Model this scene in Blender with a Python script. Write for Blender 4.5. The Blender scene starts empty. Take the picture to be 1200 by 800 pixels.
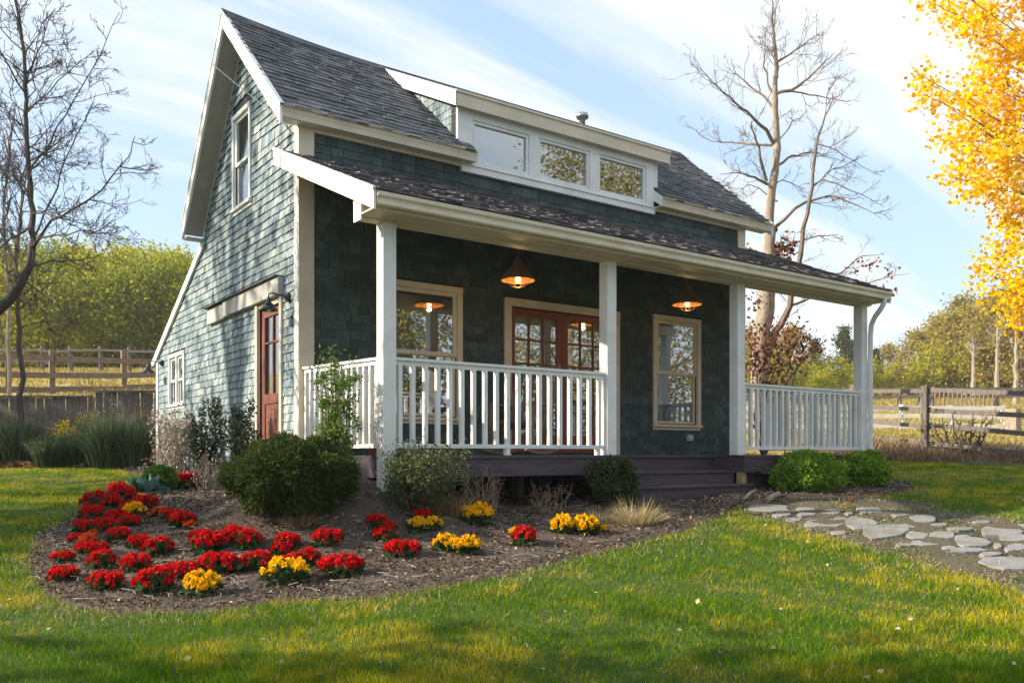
import bpy, math, random
import numpy as np
from mathutils import Vector
rng = np.random.RandomState(7); random.seed(7)
scn = bpy.context.scene; col = scn.collection
PI = math.pi
# ------------------------------------------------------------------ survey frame (camera stands at CX,CY, eye level z=0)
CC, SS = 0.5822, 0.8131
CX, CY = -3.7043, -7.2485
def W(d, r, z=0.0): return np.array([CX+CC*d+SS*r, CY+SS*d-CC*r, z])
def DR(x, y): return (CC*(x-CX)+SS*(y-CY), SS*(x-CX)-CC*(y-CY))
def at(px, py, d): return W(d, (px-600)/1006*d, (532-py)/1006*d)
_cd = [(-80,-1.4),(0,-1.28),(3,-1.18),(5,-1.02),(6.5,-.86),(8,-.69),(9.5,-.58),(11,-.52),(13,-.40),(15,-.27),(17,-.18)]
_L = _cd+[(18.2,.0),(18.55,1.05),(24,1.78),(35,3.3),(50,5.0),(80,10.3),(120,17),(300,50)]
_R = _cd+[(18.5,-.1),(20,.12),(24,.42),(32,.85),(50,2.6),(80,5.4),(120,9.3),(300,28)]
def terr(x, y):
    x = np.asarray(x, float); y = np.asarray(y, float)
    d, r = DR(x, y)
    zl = np.interp(d, [a for a,_ in _L], [b for _,b in _L]); zr = np.interp(d, [a for a,_ in _R], [b for _,b in _R])
    t = np.clip((r/np.maximum(d, 1)+.36)/.25, 0, 1); t = t*t*(3-2*t)
    mound = .40*np.exp(-(np.maximum(0, x-.25)/.5)**2-((y-.55)/1.0)**2-(np.maximum(0, -.7-x)/.7)**2)
    return zl*(1-t)+zr*t + mound + .018*np.sin(x*1.3+.5)*np.cos(y*1.1)
def gp(px, py):                                    # where the ground lies for a survey sighting
    lo, hi = 2.5, 60.
    t = (px-600)/1006
    best = None
    for d in np.arange(3, 60, .02):
        p = W(d, t*d)
        if terr(p[0], p[1]) >= (532-py)/1006*d:
            best = d; break
    d = best or 40
    p = W(d, t*d); p[2] = float(terr(p[0], p[1])); return p
def dep(p): return DR(p[0], p[1])[0]
# ------------------------------------------------------------------ materials
def newmat(name):
    m = bpy.data.materials.new(name); m.use_nodes = True
    nt = m.node_tree; b = nt.nodes['Principled BSDF']; return m, nt, b
def N(nt, t, **k):
    n = nt.nodes.new(t)
    for a, v in k.items():
        if a in n.inputs: n.inputs[a].default_value = v
        else: setattr(n, a, v)
    return n
def ramp(nt, stops, src, interp='LINEAR'):
    r = nt.nodes.new('ShaderNodeValToRGB'); e = r.color_ramp.elements; r.color_ramp.interpolation = interp
    e[0].position, e[0].color = stops[0][0], (*stops[0][1], 1)
    e[1].position, e[1].color = stops[-1][0], (*stops[-1][1], 1)
    for p, c in stops[1:-1]:
        x = e.new(p); x.color = (*c, 1)
    nt.links.new(src, r.inputs[0]); return r.outputs[0]
def noise(nt, scale, detail=4, stretch=None, rough=.55, coord='Object'):
    tc = nt.nodes.new('ShaderNodeTexCoord'); s = tc.outputs[coord]
    if stretch:
        mp = nt.nodes.new('ShaderNodeMapping'); mp.inputs['Scale'].default_value = stretch
        nt.links.new(s, mp.inputs[0]); s = mp.outputs[0]
    n = nt.nodes.new('ShaderNodeTexNoise'); n.inputs['Scale'].default_value = scale; n.inputs['Detail'].default_value = detail
    n.inputs['Roughness'].default_value = rough
    nt.links.new(s, n.inputs['Vector']); return n.outputs[0]
def mix(nt, fac, a, b, bt='MIX'):
    m = nt.nodes.new('ShaderNodeMix'); m.data_type = 'RGBA'; m.blend_type = bt
    if isinstance(fac, (int, float)): m.inputs[0].default_value = fac
    else: nt.links.new(fac, m.inputs[0])
    for i, v in ((6, a), (7, b)):
        if isinstance(v, tuple): m.inputs[i].default_value = (*v, 1)
        else: nt.links.new(v, m.inputs[i])
    return m.outputs[2]
def bump(nt, b, src, strength=.3, dist=.01):
    n = nt.nodes.new('ShaderNodeBump'); n.inputs['Strength'].default_value = strength; n.inputs['Distance'].default_value = dist
    nt.links.new(src, n.inputs['Height']); nt.links.new(n.outputs[0], b.inputs['Normal'])
def island(nt):
    return nt.nodes.new('ShaderNodeNewGeometry').outputs['Random Per Island']
def paint(name, c1, c2=None, rough=.55, scale=6, bs=.08, stretch=None, spec=.4, metal=0):
    m, nt, b = newmat(name); c2 = c2 or tuple(x*.8 for x in c1)
    f = noise(nt, scale, 9, stretch, .68)
    nt.links.new(ramp(nt, [(.35, c2), (.62, c1)], f), b.inputs['Base Color'])
    b.inputs['Roughness'].default_value = rough; b.inputs['Metallic'].default_value = metal
    b.inputs['Specular IOR Level'].default_value = spec
    bump(nt, b, noise(nt, scale*12, 4, stretch), bs, .004); return m
def shingle_mat(name, stops, grain=(14,14,1.2), streak=.5, rough=.8, dirty=(.03,.035,.03)):
    m, nt, b = newmat(name)
    base = ramp(nt, stops, island(nt))
    g = noise(nt, 5, 6, grain)
    c = mix(nt, ramp(nt, [(.3, (streak,)*3), (.7, (1.25,)*3)], g), (0,0,0), base, 'MIX')
    mm = nt.nodes.new('ShaderNodeMix'); mm.data_type='RGBA'; mm.blend_type='MULTIPLY'; mm.inputs[0].default_value = 1
    nt.links.new(base, mm.inputs[6]); nt.links.new(ramp(nt, [(.3, (streak,)*3), (.7, (1.2,)*3)], g), mm.inputs[7])
    big = ramp(nt, [(.42, (0,0,0)), (.7, (.55,)*3)], noise(nt, 1.1, 5))
    nt.links.new(mix(nt, big, mm.outputs[2], dirty), b.inputs['Base Color'])
    b.inputs['Roughness'].default_value = rough; b.inputs['Specular IOR Level'].default_value = .25
    bump(nt, b, g, .5, .004); return m
def leaf_mat(name, stops, trans=.35, rough=.6):
    m, nt, b = newmat(name)
    c = ramp(nt, stops, island(nt))
    nt.links.new(c, b.inputs['Base Color']); b.inputs['Roughness'].default_value = rough+.2; b.inputs['Specular IOR Level'].default_value = .08
    t = nt.nodes.new('ShaderNodeBsdfTranslucent'); nt.links.new(c, t.inputs[0])
    ms = nt.nodes.new('ShaderNodeMixShader'); ms.inputs[0].default_value = trans
    nt.links.new(b.outputs[0], ms.inputs[1]); nt.links.new(t.outputs[0], ms.inputs[2])
    nt.links.new(ms.outputs[0], nt.nodes['Material Output'].inputs[0]); return m
def emis(name, c, s):
    m, nt, b = newmat(name); b.inputs['Emission Color'].default_value = (*c, 1); b.inputs['Emission Strength'].default_value = s
    b.inputs['Base Color'].default_value = (*c, 1); return m
def glass_mat(name, fac, tint=(.9,.95,1)):
    m, nt, b = newmat(name)
    g = nt.nodes.new('ShaderNodeBsdfGlossy'); g.inputs['Roughness'].default_value = .015; g.inputs[0].default_value = (*tint, 1)
    t = nt.nodes.new('ShaderNodeBsdfTransparent'); t.inputs[0].default_value = (.82,.86,.86,1)
    ms = nt.nodes.new('ShaderNodeMixShader'); ms.inputs[0].default_value = fac
    nt.links.new(t.outputs[0], ms.inputs[1]); nt.links.new(g.outputs[0], ms.inputs[2])
    bm = nt.nodes.new('ShaderNodeBump'); bm.inputs['Strength'].default_value = .06; bm.inputs['Distance'].default_value = .01
    nt.links.new(noise(nt, 2.2, 2), bm.inputs['Height']); nt.links.new(bm.outputs[0], g.inputs['Normal'])
    nt.links.new(ms.outputs[0], nt.nodes['Material Output'].inputs[0]); return m
M = {}
M['white'] = paint('white_paint', (.80,.80,.79), (.66,.66,.63), .5, 2.5, .1)
M['cream'] = paint('cream_shade_paint', (.72,.63,.50), (.60,.52,.40), .5, 2.5, .1)  # cream, with the warm tint of shaded front trim mixed in
M['casing'] = paint('window_casing_paint', (.70,.60,.46), (.60,.50,.37), .5, 3, .12)
M['butt'] = paint('shadow_shingle_butt', (.035,.04,.037), (.018,.02,.02), .9)  # shade under and between the shingles, painted as a dark colour
M['greywhite'] = paint('weathered_white_board', (.47,.46,.42), (.38,.37,.34), .6, 3)
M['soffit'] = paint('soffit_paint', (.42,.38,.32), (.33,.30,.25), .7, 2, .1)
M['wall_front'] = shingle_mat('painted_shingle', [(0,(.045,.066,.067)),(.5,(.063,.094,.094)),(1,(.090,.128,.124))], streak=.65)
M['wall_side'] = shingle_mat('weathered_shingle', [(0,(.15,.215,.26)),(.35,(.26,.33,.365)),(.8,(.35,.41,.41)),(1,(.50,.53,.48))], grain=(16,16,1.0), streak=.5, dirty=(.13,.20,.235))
M['backing'] = paint('wall_sheathing', (.05,.06,.055), (.03,.035,.03), .9)
M['roof'] = shingle_mat('asphalt_shingle', [(0,(.075,.082,.092)),(.3,(.105,.113,.125)),(.7,(.14,.15,.163)),(.9,(.19,.195,.205)),(1,(.16,.135,.13))], grain=(60,60,60), streak=.55, rough=.95, dirty=(.085,.09,.10))
M['roof_porch'] = shingle_mat('asphalt_shingle_mottled', [(0,(.04,.04,.047)),(.35,(.10,.098,.108)),(.7,(.20,.19,.20)),(1,(.34,.30,.30))], grain=(60,60,60), streak=.5, rough=.95, dirty=(.07,.06,.06))
M['deck'] = paint('plum_deck_stain', (.085,.066,.080), (.050,.038,.048), .55, 3, .25, (1,12,12))
M['door'] = paint('russet_door_paint', (.27,.065,.028), (.18,.04,.016), .4, 3, .15, (10,10,1))
M['sidedoor'] = paint('weathered_red_door', (.22,.075,.05), (.13,.04,.028), .5, 3, .2, (10,10,1))
M['glass'] = glass_mat('window_glass', .36)
M['glass_dormer'] = glass_mat('dormer_glass', .5, (.66,.68,.66))
M['blind'] = paint('roller_blind', (.62,.56,.46), (.52,.46,.37), .8, 1.5, .3, (1,1,30))
M['curtain'] = paint('blue_grey_curtain', (.22,.26,.33), (.10,.13,.18), .8, 3, .1, (1,14,.2))
M['room'] = paint('dark_room_wall', (.09,.075,.06), (.06,.05,.04), .9)
M['lampmetal'] = paint('rusty_lamp_metal', (.34,.22,.11), (.20,.13,.07), .5, 20, .2, metal=.3)
M['lampinner'] = paint('copper_lamp_lining', (.75,.36,.12), (.55,.25,.07), .35, 25, .2, metal=.3)
M['blackmetal'] = paint('blue_black_metal', (.025,.032,.045), (.015,.018,.025), .35, 10, .05)
M['bulb'] = emis('warm_bulb', (1,.55,.2), 5)
M['bulb_off'] = paint('frosted_bulb', (.7,.7,.68), (.6,.6,.6), .3)
M['bark'] = paint('grey_bark', (.30,.265,.225), (.11,.09,.075), .9, 5, .9, (5,5,.8))
M['bark_dark'] = paint('dark_bark', (.10,.08,.065), (.045,.035,.03), .9, 8, .7, (4,4,1))
M['bark_twig'] = paint('grey_brown_twig', (.22,.175,.14), (.13,.10,.08), .9, 5, .3)
M['bark_pale'] = paint('pale_bark', (.36,.31,.25), (.20,.16,.12), .9, 3, .6, (4,4,1))
M['twig'] = paint('brown_twig', (.17,.105,.075), (.10,.06,.045), .9, 8, .2)
M['oldwood'] = paint('weathered_board', (.19,.165,.145), (.09,.075,.068), .9, 3, .7, (9,9,.8))
M['railwood'] = paint('brown_rail_wood', (.28,.20,.15), (.16,.115,.085), .9, 3, .7, (2,2,9))
M['newwood'] = paint('bare_timber', (.42,.30,.17), (.30,.20,.11), .8, 4, .4, (9,9,1))
M['whitefence'] = paint('white_fence_paint', (.78,.76,.72), (.62,.60,.55), .6, 2)
m, nt_, b_ = newmat('grey_flagstone'); c_ = mix(nt_, ramp(nt_, [(.45,(0,0,0)),(.62,(1,1,1))], noise(nt_, 3.2, 8)), mix(nt_, noise(nt_, 14, 6), (.17,.17,.17), (.32,.315,.30)), mix(nt_, noise(nt_, 9, 6), (.11,.10,.075), (.26,.24,.20)))
nt_.links.new(c_, b_.inputs['Base Color']); b_.inputs['Roughness'].default_value = .85; bump(nt_, b_, noise(nt_, 10, 8), .8, .012); M['stone'] = m
M['plastic'] = paint('grey_plastic_box', (.5,.52,.54), (.4,.42,.44), .4)
M['chair'] = paint('brown_chair_wood', (.24,.16,.11), (.13,.085,.06), .5, 4, .3, (6,6,1))
M['zinc'] = paint('galvanised_metal', (.45,.45,.46), (.32,.32,.33), .35, 12, .1, metal=.8)
M['terracotta'] = paint('terracotta_clay', (.42,.19,.09), (.30,.13,.06), .8, 8, .3)
G_ = lambda *s: list(s)
M['conifer'] = leaf_mat('conifer_needles', [(0,(.025,.045,.012)),(.5,(.055,.088,.020)),(1,(.12,.15,.035))], .2)
M['boxwood'] = leaf_mat('bright_boxwood_leaves', [(0,(.10,.21,.018)),(.5,(.19,.35,.03)),(1,(.36,.52,.06))], .3)
M['holly'] = leaf_mat('dark_holly_leaves', [(0,(.03,.052,.018)),(.6,(.06,.09,.03)),(1,(.14,.15,.07))], .2)
M['loose'] = leaf_mat('olive_shrub_leaves', [(0,(.045,.075,.03)),(.5,(.085,.12,.045)),(.85,(.14,.17,.07)),(1,(.22,.25,.14))], .3)
M['vine'] = leaf_mat('fresh_green_leaves', [(0,(.07,.15,.025)),(.6,(.14,.25,.04)),(1,(.27,.35,.07))], .35)
M['wall_shrub'] = leaf_mat('dark_wall_shrub_leaves', [(0,(.022,.036,.018)),(.6,(.045,.065,.03)),(1,(.09,.10,.055))], .2)
M['gold'] = leaf_mat('golden_leaves', [(0,(.78,.34,.004)),(.2,(.92,.54,.006)),(.6,(.98,.70,.008)),(1,(1.0,.80,.04))], .5)
M['olive'] = leaf_mat('yellow_green_leaves', [(0,(.20,.22,.015)),(.4,(.36,.37,.022)),(.8,(.52,.48,.03)),(1,(.66,.52,.06))], .55)
M['olive2'] = leaf_mat('mid_green_leaves', [(0,(.15,.19,.02)),(.5,(.27,.31,.03)),(1,(.42,.42,.05))], .55)
M['autumn'] = leaf_mat('straw_coloured_leaves', [(0,(.18,.16,.035)),(.4,(.31,.27,.05)),(.8,(.46,.36,.08)),(1,(.5,.30,.06))], .45)
M['mirror'] = leaf_mat('tawny_olive_leaves', [(0,(.10,.085,.02)),(.4,(.22,.19,.04)),(.8,(.36,.29,.07)),(1,(.5,.42,.16))], .4)
M['pine'] = leaf_mat('pine_needles', [(0,(.04,.06,.02)),(.5,(.09,.11,.04)),(1,(.17,.17,.07))], .3)
M['brownleaf'] = leaf_mat('russet_oak_leaves', [(0,(.09,.035,.022)),(.5,(.20,.085,.05)),(1,(.42,.22,.13))], .35)
M['sage'] = leaf_mat('sage_green_stems', [(0,(.035,.065,.03)),(.5,(.075,.12,.06)),(.85,(.14,.18,.09)),(1,(.26,.27,.14))], .25)
M['straw'] = leaf_mat('dry_straw', [(0,(.22,.17,.085)),(.5,(.42,.34,.18)),(1,(.66,.57,.36))], .3)
M['brush'] = leaf_mat('dry_brown_brush', [(0,(.10,.065,.04)),(.5,(.25,.17,.10)),(1,(.48,.34,.21))], .3)
M['seedhead'] = leaf_mat('dried_pale_seed_heads', [(0,(.30,.21,.15)),(.5,(.50,.40,.31)),(1,(.72,.63,.54))], .3)
M['red'] = leaf_mat('red_petals', [(0,(.42,.004,.008)),(.5,(.66,.008,.012)),(1,(.86,.03,.02))], .3, .5)
M['orange'] = leaf_mat('orange_red_petals', [(0,(.60,.02,.01)),(.5,(.80,.09,.02)),(1,(.85,.25,.03))], .3, .5)
M['yellow'] = leaf_mat('golden_yellow_petals', [(0,(.84,.38,.002)),(.5,(.92,.54,.004)),(1,(.97,.68,.015))], .3, .5)
M['flowerleaf'] = leaf_mat('flower_foliage', [(0,(.025,.055,.018)),(.6,(.055,.10,.035)),(1,(.10,.15,.06))], .25)
M['cabbage'] = leaf_mat('blue_green_leaves', [(0,(.06,.14,.11)),(1,(.14,.26,.22))], .25)
M['chips'] = leaf_mat('bark_chips', [(0,(.030,.021,.016)),(.45,(.075,.052,.038)),(.8,(.17,.125,.09)),(.93,(.34,.27,.20)),(1,(.60,.52,.42))], .05, .9)
M['litter'] = leaf_mat('fallen_leaves', [(0,(.09,.035,.02)),(.5,(.22,.10,.05)),(1,(.45,.26,.14))], .2, .8)
# ------------------------------------------------------------------ mesh helpers
ROOT = {}
def mesh(name, v, f, mat, smooth=False):
    me = bpy.data.meshes.new(name)
    if isinstance(f, np.ndarray):
        n, k = f.shape
        me.vertices.add(len(v)); me.vertices.foreach_set('co', np.asarray(v, np.float32).ravel())
        me.loops.add(n*k); me.loops.foreach_set('vertex_index', f.astype(np.int32).ravel())
        me.polygons.add(n); me.polygons.foreach_set('loop_start', np.arange(0, n*k, k, dtype=np.int32)); me.polygons.foreach_set('loop_total', np.full(n, k, np.int32))
        me.update(calc_edges=True)
    else:
        me.from_pydata([tuple(map(float, p)) for p in v], [], f); me.update()
    me.materials.append(mat)
    if smooth: me.polygons.foreach_set('use_smooth', [True]*len(me.polygons))
    return me
def link(name, me, parent=None):
    o = bpy.data.objects.new(name, me); col.objects.link(o)
    if parent: o.parent = parent; ROOT[o] = ROOT.get(parent, np.zeros(3))
    else: ROOT[o] = np.zeros(3)
    return o
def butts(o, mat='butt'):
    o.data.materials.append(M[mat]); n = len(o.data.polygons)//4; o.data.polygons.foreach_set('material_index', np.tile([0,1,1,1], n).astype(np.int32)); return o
def put(name, v, f, mat, parent=None, smooth=False, bevel=0):
    v = np.asarray(v, float)
    if parent is not None: v = v-ROOT.get(parent, np.zeros(3))
    o = link(name, mesh(name, v, f, mat, smooth), parent)
    if bevel:
        b = o.modifiers.new('bevel', 'BEVEL'); b.width = bevel; b.segments = 2; b.limit_method = 'ANGLE'
    return o
def tag(o, label=None, cat=None, group=None, kind=None):
    if label: o['label'] = label
    if cat: o['category'] = cat
    if group: o['group'] = group
    if kind: o['kind'] = kind
    return o
def thing(name, loc, label, cat, group=None):
    o = bpy.data.objects.new(name, None); col.objects.link(o); o.location = tuple(map(float, loc)); o.empty_display_size = .1
    ROOT[o] = np.array(loc, float); return tag(o, label, cat, group)
def copy_tree(o, loc, rz=0, s=1, label=None):
    c = o.copy(); col.objects.link(c); c.location = tuple(map(float, loc)); c.rotation_euler = (0, 0, rz); c.scale = (s,)*3 if not isinstance(s, tuple) else s
    if label: c['label'] = label
    for ch in o.children:
        d = ch.copy(); col.objects.link(d); d.parent = c
        for g in ch.children:
            e = g.copy(); col.objects.link(e); e.parent = d
    return c
class MB:
    def __init__(s): s.v = []; s.f = []
    def add(s, v, f):
        n = len(s.v); s.v += [tuple(p) for p in v]; s.f += [tuple(i+n for i in q) for q in f]
    def box(s, x0, x1, y0, y1, z0, z1):
        s.add([(x0,y0,z0),(x1,y0,z0),(x1,y1,z0),(x0,y1,z0),(x0,y0,z1),(x1,y0,z1),(x1,y1,z1),(x0,y1,z1)],
              [(0,3,2,1),(4,5,6,7),(0,1,5,4),(1,2,6,5),(2,3,7,6),(3,0,4,7)])
    def prism(s, poly, axis, a, b):            # poly in the two other axes
        def P(p, t): return (t, p[0], p[1]) if axis == 'x' else ((p[0], t, p[1]) if axis == 'y' else (p[0], p[1], t))
        n = len(poly); v = [P(p, a) for p in poly]+[P(p, b) for p in poly]
        s.add(v, [tuple(range(n))[::-1], tuple(range(n, 2*n))]+[(i, (i+1)%n, n+(i+1)%n, n+i) for i in range(n)])
    def tube(s, pts, rad, sides=8, cap=True):
        v, f = tube(pts, rad, sides, cap); s.add(v, f)
    def bar(s, a, b, w, h):                    # rectangular bar from a to b
        a, b = Vector(a), Vector(b); d = (b-a).normalized(); u = d.cross(Vector((0,0,1)))
        if u.length < 1e-3: u = Vector((1,0,0))
        u.normalize(); t = u.cross(d)
        v = [p+u*sx*w/2+t*sy*h/2 for p in (a, b) for sx, sy in ((-1,-1),(1,-1),(1,1),(-1,1))]
        s.add(v, [(0,3,2,1),(4,5,6,7),(0,1,5,4),(1,2,6,5),(2,3,7,6),(3,0,4,7)])
    def lathe(s, prof, c, n=24):
        v = []; f = []
        for r, z in prof:
            for k in range(n): a = 2*PI*k/n; v.append((c[0]+r*math.cos(a), c[1]+r*math.sin(a), c[2]+z))
        for i in range(len(prof)-1):
            for k in range(n): f.append((i*n+k, i*n+(k+1)%n, (i+1)*n+(k+1)%n, (i+1)*n+k))
        s.add(v, f)
    def put(s, name, mat, parent=None, smooth=False, bevel=0, fn=None):
        v = [fn(*p) for p in s.v] if fn else s.v
        return put(name, v, s.f, mat, parent, smooth, bevel)
def tube(pts, rad, sides=6, cap=False):
    pts = [np.asarray(p, float) for p in pts]; n = len(pts)
    if isinstance(rad, (int, float)): rad = [rad]*n
    v = []; f = []; prev = None
    for i, p in enumerate(pts):
        d = pts[min(i+1, n-1)]-pts[max(i-1, 0)]; d = d/(np.linalg.norm(d)+1e-9)
        ref = prev if prev is not None else (np.array([0,0,1.]) if abs(d[2]) < .9 else np.array([1.,0,0]))
        u = np.cross(np.cross(d, ref), d); u /= (np.linalg.norm(u)+1e-9); w = np.cross(d, u); prev = u
        for k in range(sides):
            a = 2*PI*k/sides; v.append(p+rad[i]*(math.cos(a)*u+math.sin(a)*w))
    for i in range(n-1):
        for k in range(sides): f.append((i*sides+k, i*sides+(k+1)%sides, (i+1)*sides+(k+1)%sides, (i+1)*sides+k))
    if cap: f += [tuple(range(sides))[::-1], tuple(range((n-1)*sides, n*sides))]
    return v, f
def unit(a): return a/(np.linalg.norm(a, axis=-1, keepdims=True)+1e-9)
def leaves(P, size, aspect=.55, up=None, spread=1., bend=.15):      # one folded leaf of two triangles (a quad) per point
    n = len(P); P = np.asarray(P)
    size = np.broadcast_to(np.asarray(size, float), (n,))*rng.uniform(.7, 1.3, n)
    D = rng.normal(size=(n, 3))*spread
    if up is not None: D = D+up
    D = unit(D); S = unit(np.cross(D, rng.normal(size=(n, 3)))); Nn = np.cross(D, S)
    h = size[:, None]
    a = P; c = P+D*h; b = P+D*h*.5+S*h*aspect*.5+Nn*h*bend; e = P+D*h*.5-S*h*aspect*.5+Nn*h*bend
    return np.stack([a, b, c, e], 1).reshape(-1, 3), np.arange(4*n).reshape(n, 4)
def blades(P, h, w, lean=.35, up=np.array([0,0,1.]), dirs=None):     # one tapering blade of two quads folded over
    n = len(P); h = np.broadcast_to(h, (n,)); w = np.broadcast_to(w, (n,))
    a = rng.uniform(0, 2*PI, n); S = np.stack([np.cos(a), np.sin(a), 0*a], 1)
    D = rng.normal(size=(n, 3))*lean if dirs is None else dirs*1.0; D[:, 2] *= (.3 if dirs is None else 1)
    D1 = unit(up+D*.6); D2 = unit(up+D*1.9)
    m = P+D1*h[:, None]*.55; t = m+D2*h[:, None]*.5
    v = np.stack([P-S*w[:, None]/2, P+S*w[:, None]/2, m+S*w[:, None]*.38, m-S*w[:, None]*.38, t], 1).reshape(-1, 3)
    i = np.arange(n)*5
    f = np.concatenate([np.stack([i, i+1, i+2], 1), np.stack([i, i+2, i+3], 1), np.stack([i+3, i+2, i+4], 1)])
    return v, f
def inpoly(x, y, poly):
    r = np.zeros(len(x), bool); n = len(poly)
    for i in range(n):
        x1, y1 = poly[i][:2]; x2, y2 = poly[(i+1)%n][:2]
        c = ((y1 > y) != (y2 > y)) & (x < (x2-x1)*(y-y1)/((y2-y1)+1e-12)+x1); r ^= c
    return r
# ------------------------------------------------------------------ camera, sky, sun
cam = bpy.data.objects.new('camera', bpy.data.cameras.new('camera')); col.objects.link(cam); scn.camera = cam
cam.location = (CX, CY, 0); cam.rotation_euler = (PI/2, 0, math.atan2(SS, CC)-PI/2)
cam.data.sensor_width = 36; cam.data.lens = 1006/1200*36; cam.data.shift_y = 132/1200; cam.data.clip_end = 2000; cam.data.clip_start = .05
SUN_AZ = math.atan2(.43, -.90); SUN_EL = math.radians(27)
sd = Vector((math.cos(SUN_AZ)*math.cos(SUN_EL), math.sin(SUN_AZ)*math.cos(SUN_EL), math.sin(SUN_EL)))
sl = bpy.data.lights.new('sun', 'SUN'); sl.energy = 5.0; sl.angle = math.radians(.6); sl.color = (1, .88, .70)
so = bpy.data.objects.new('sun', sl); col.objects.link(so); so.rotation_euler = sd.to_track_quat('Z', 'Y').to_euler()
w = bpy.data.worlds.new('World'); scn.world = w; w.use_nodes = True; nt = w.node_tree
bg = nt.nodes['Background']; bg.inputs[1].default_value = .1
sky = nt.nodes.new('ShaderNodeTexSky'); sky.sky_type = 'NISHITA'; sky.sun_disc = False; sky.sun_elevation = SUN_EL
sky.sun_rotation = PI/2-SUN_AZ; sky.air_density = 1.0; sky.dust_density = .6; sky.ozone_density = 1.6
tc = nt.nodes.new('ShaderNodeTexCoord')
sx = nt.nodes.new('ShaderNodeSeparateXYZ'); nt.links.new(tc.outputs['Generated'], sx.inputs[0])
# project the view direction on a high cloud layer so streaks converge like real cirrus
mz = nt.nodes.new('ShaderNodeMath'); mz.operation = 'MAXIMUM'; nt.links.new(sx.outputs[2], mz.inputs[0]); mz.inputs[1].default_value = .0
az = nt.nodes.new('ShaderNodeMath'); az.operation = 'ADD'; nt.links.new(mz.outputs[0], az.inputs[0]); az.inputs[1].default_value = .22
cxy = nt.nodes.new('ShaderNodeCombineXYZ')
for i in (0, 1):
    dv = nt.nodes.new('ShaderNodeMath'); dv.operation = 'DIVIDE'; nt.links.new(sx.outputs[i], dv.inputs[0]); nt.links.new(az.outputs[0], dv.inputs[1]); nt.links.new(dv.outputs[0], cxy.inputs[i])
def cloud(rot, sc, scale, detail, lo, hi, loc=(0,0,0), dist=.6):
    mp = nt.nodes.new('ShaderNodeMapping'); mp.inputs['Rotation'].default_value = (0, 0, math.radians(rot)); mp.inputs['Scale'].default_value = sc; mp.inputs['Location'].default_value = loc
    nt.links.new(cxy.outputs[0], mp.inputs[0])
    n = nt.nodes.new('ShaderNodeTexNoise'); n.inputs['Scale'].default_value = scale; n.inputs['Detail'].default_value = detail; n.inputs['Roughness'].default_value = .58; n.inputs['Distortion'].default_value = dist
    nt.links.new(mp.outputs[0], n.inputs['Vector'])
    r = nt.nodes.new('ShaderNodeMapRange'); r.inputs[1].default_value = lo; r.inputs[2].default_value = hi; r.interpolation_type = 'SMOOTHSTEP'; nt.links.new(n.outputs[0], r.inputs[0]); return r.outputs[0]
c1 = cloud(-38, (.30, 1.0, 1), 1.25, 7, .31, .66, (3.1, 1.7, 0))
c2 = cloud(-8, (.16, 2.0, 1), 1.6, 6, .46, .70, (8.3, 5.2, 0), .3)
mx = nt.nodes.new('ShaderNodeMath'); mx.operation = 'ADD'; mx.use_clamp = True; nt.links.new(c1, mx.inputs[0]); nt.links.new(c2, mx.inputs[1])
# thin white veil thickening towards the horizon
hz = nt.nodes.new('ShaderNodeMapRange'); hz.inputs[1].default_value = .0; hz.inputs[2].default_value = .42; hz.inputs[3].default_value = .42; hz.inputs[4].default_value = .22; nt.links.new(sx.outputs[2], hz.inputs[0])
m2 = nt.nodes.new('ShaderNodeMath'); m2.operation = 'MAXIMUM'; nt.links.new(mx.outputs[0], m2.inputs[0]); nt.links.new(hz.outputs[0], m2.inputs[1])
m3 = nt.nodes.new('ShaderNodeMath'); m3.operation = 'MULTIPLY'; nt.links.new(m2.outputs[0], m3.inputs[0]); m3.inputs[1].default_value = .93
skb = mix(nt, 1.0, sky.outputs[0], (1.45, 1.62, 1.75), 'MULTIPLY')
skb = mix(nt, .62, skb, (2.1, 3.6, 5.1))
skc = mix(nt, m3.outputs[0], skb, (5.5, 5.7, 5.95))
nt.links.new(skc, bg.inputs[0])
vs = scn.view_settings; vs.view_transform = 'Standard'; vs.look = 'None'; vs.exposure = 0.95; vs.gamma = 1; vs.use_curve_mapping = False
# ------------------------------------------------------------------ plan outlines (survey sightings dropped on the ground)
bed_px = [(196,566),(150,582),(100,600),(58,622),(34,648),(38,682),(75,707),(150,719),(250,719),(330,708),(420,702),(520,690),(640,664),(760,634),(830,610),(868,594),(905,586),(1010,584),(1062,577),(1062,566)]
bed = [tuple(gp(a, b)[:2]) for a, b in bed_px] + [(9.2, 1.2), (7.8, 2.3), (-.1, 9.2), (-.6, 8.8)]
path_px = [(858,590),(905,587),(1010,584),(1070,588),(1110,600),(1160,605),(1215,612)]
path_lo = [(1230,700),(1140,676),(1080,662),(1000,640),(930,618),(880,603)]
path = [tuple(gp(a, b)[:2]) for a, b in path_px]+[tuple(W(9.0, 6.4)[:2]), tuple(W(6.6,5.2)[:2])]+[tuple(gp(a, b)[:2]) for a, b in path_lo]
def smooth_poly(p, n=5, amp=.05):
    out = []
    for i in range(len(p)):
        p0, p1, p2, p3 = [np.array(p[(i+k-1) % len(p)]) for k in range(4)]
        for j in range(n):
            t = j/n; q = .5*((2*p1)+(-p0+p2)*t+(2*p0-5*p1+4*p2-p3)*t*t+(-p0+3*p1-3*p2+p3)*t**3)
            out.append(tuple(q+rng.normal(size=2)*amp*.3))
    return out
bedS, pathS = smooth_poly(bed), smooth_poly(path)
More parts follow.
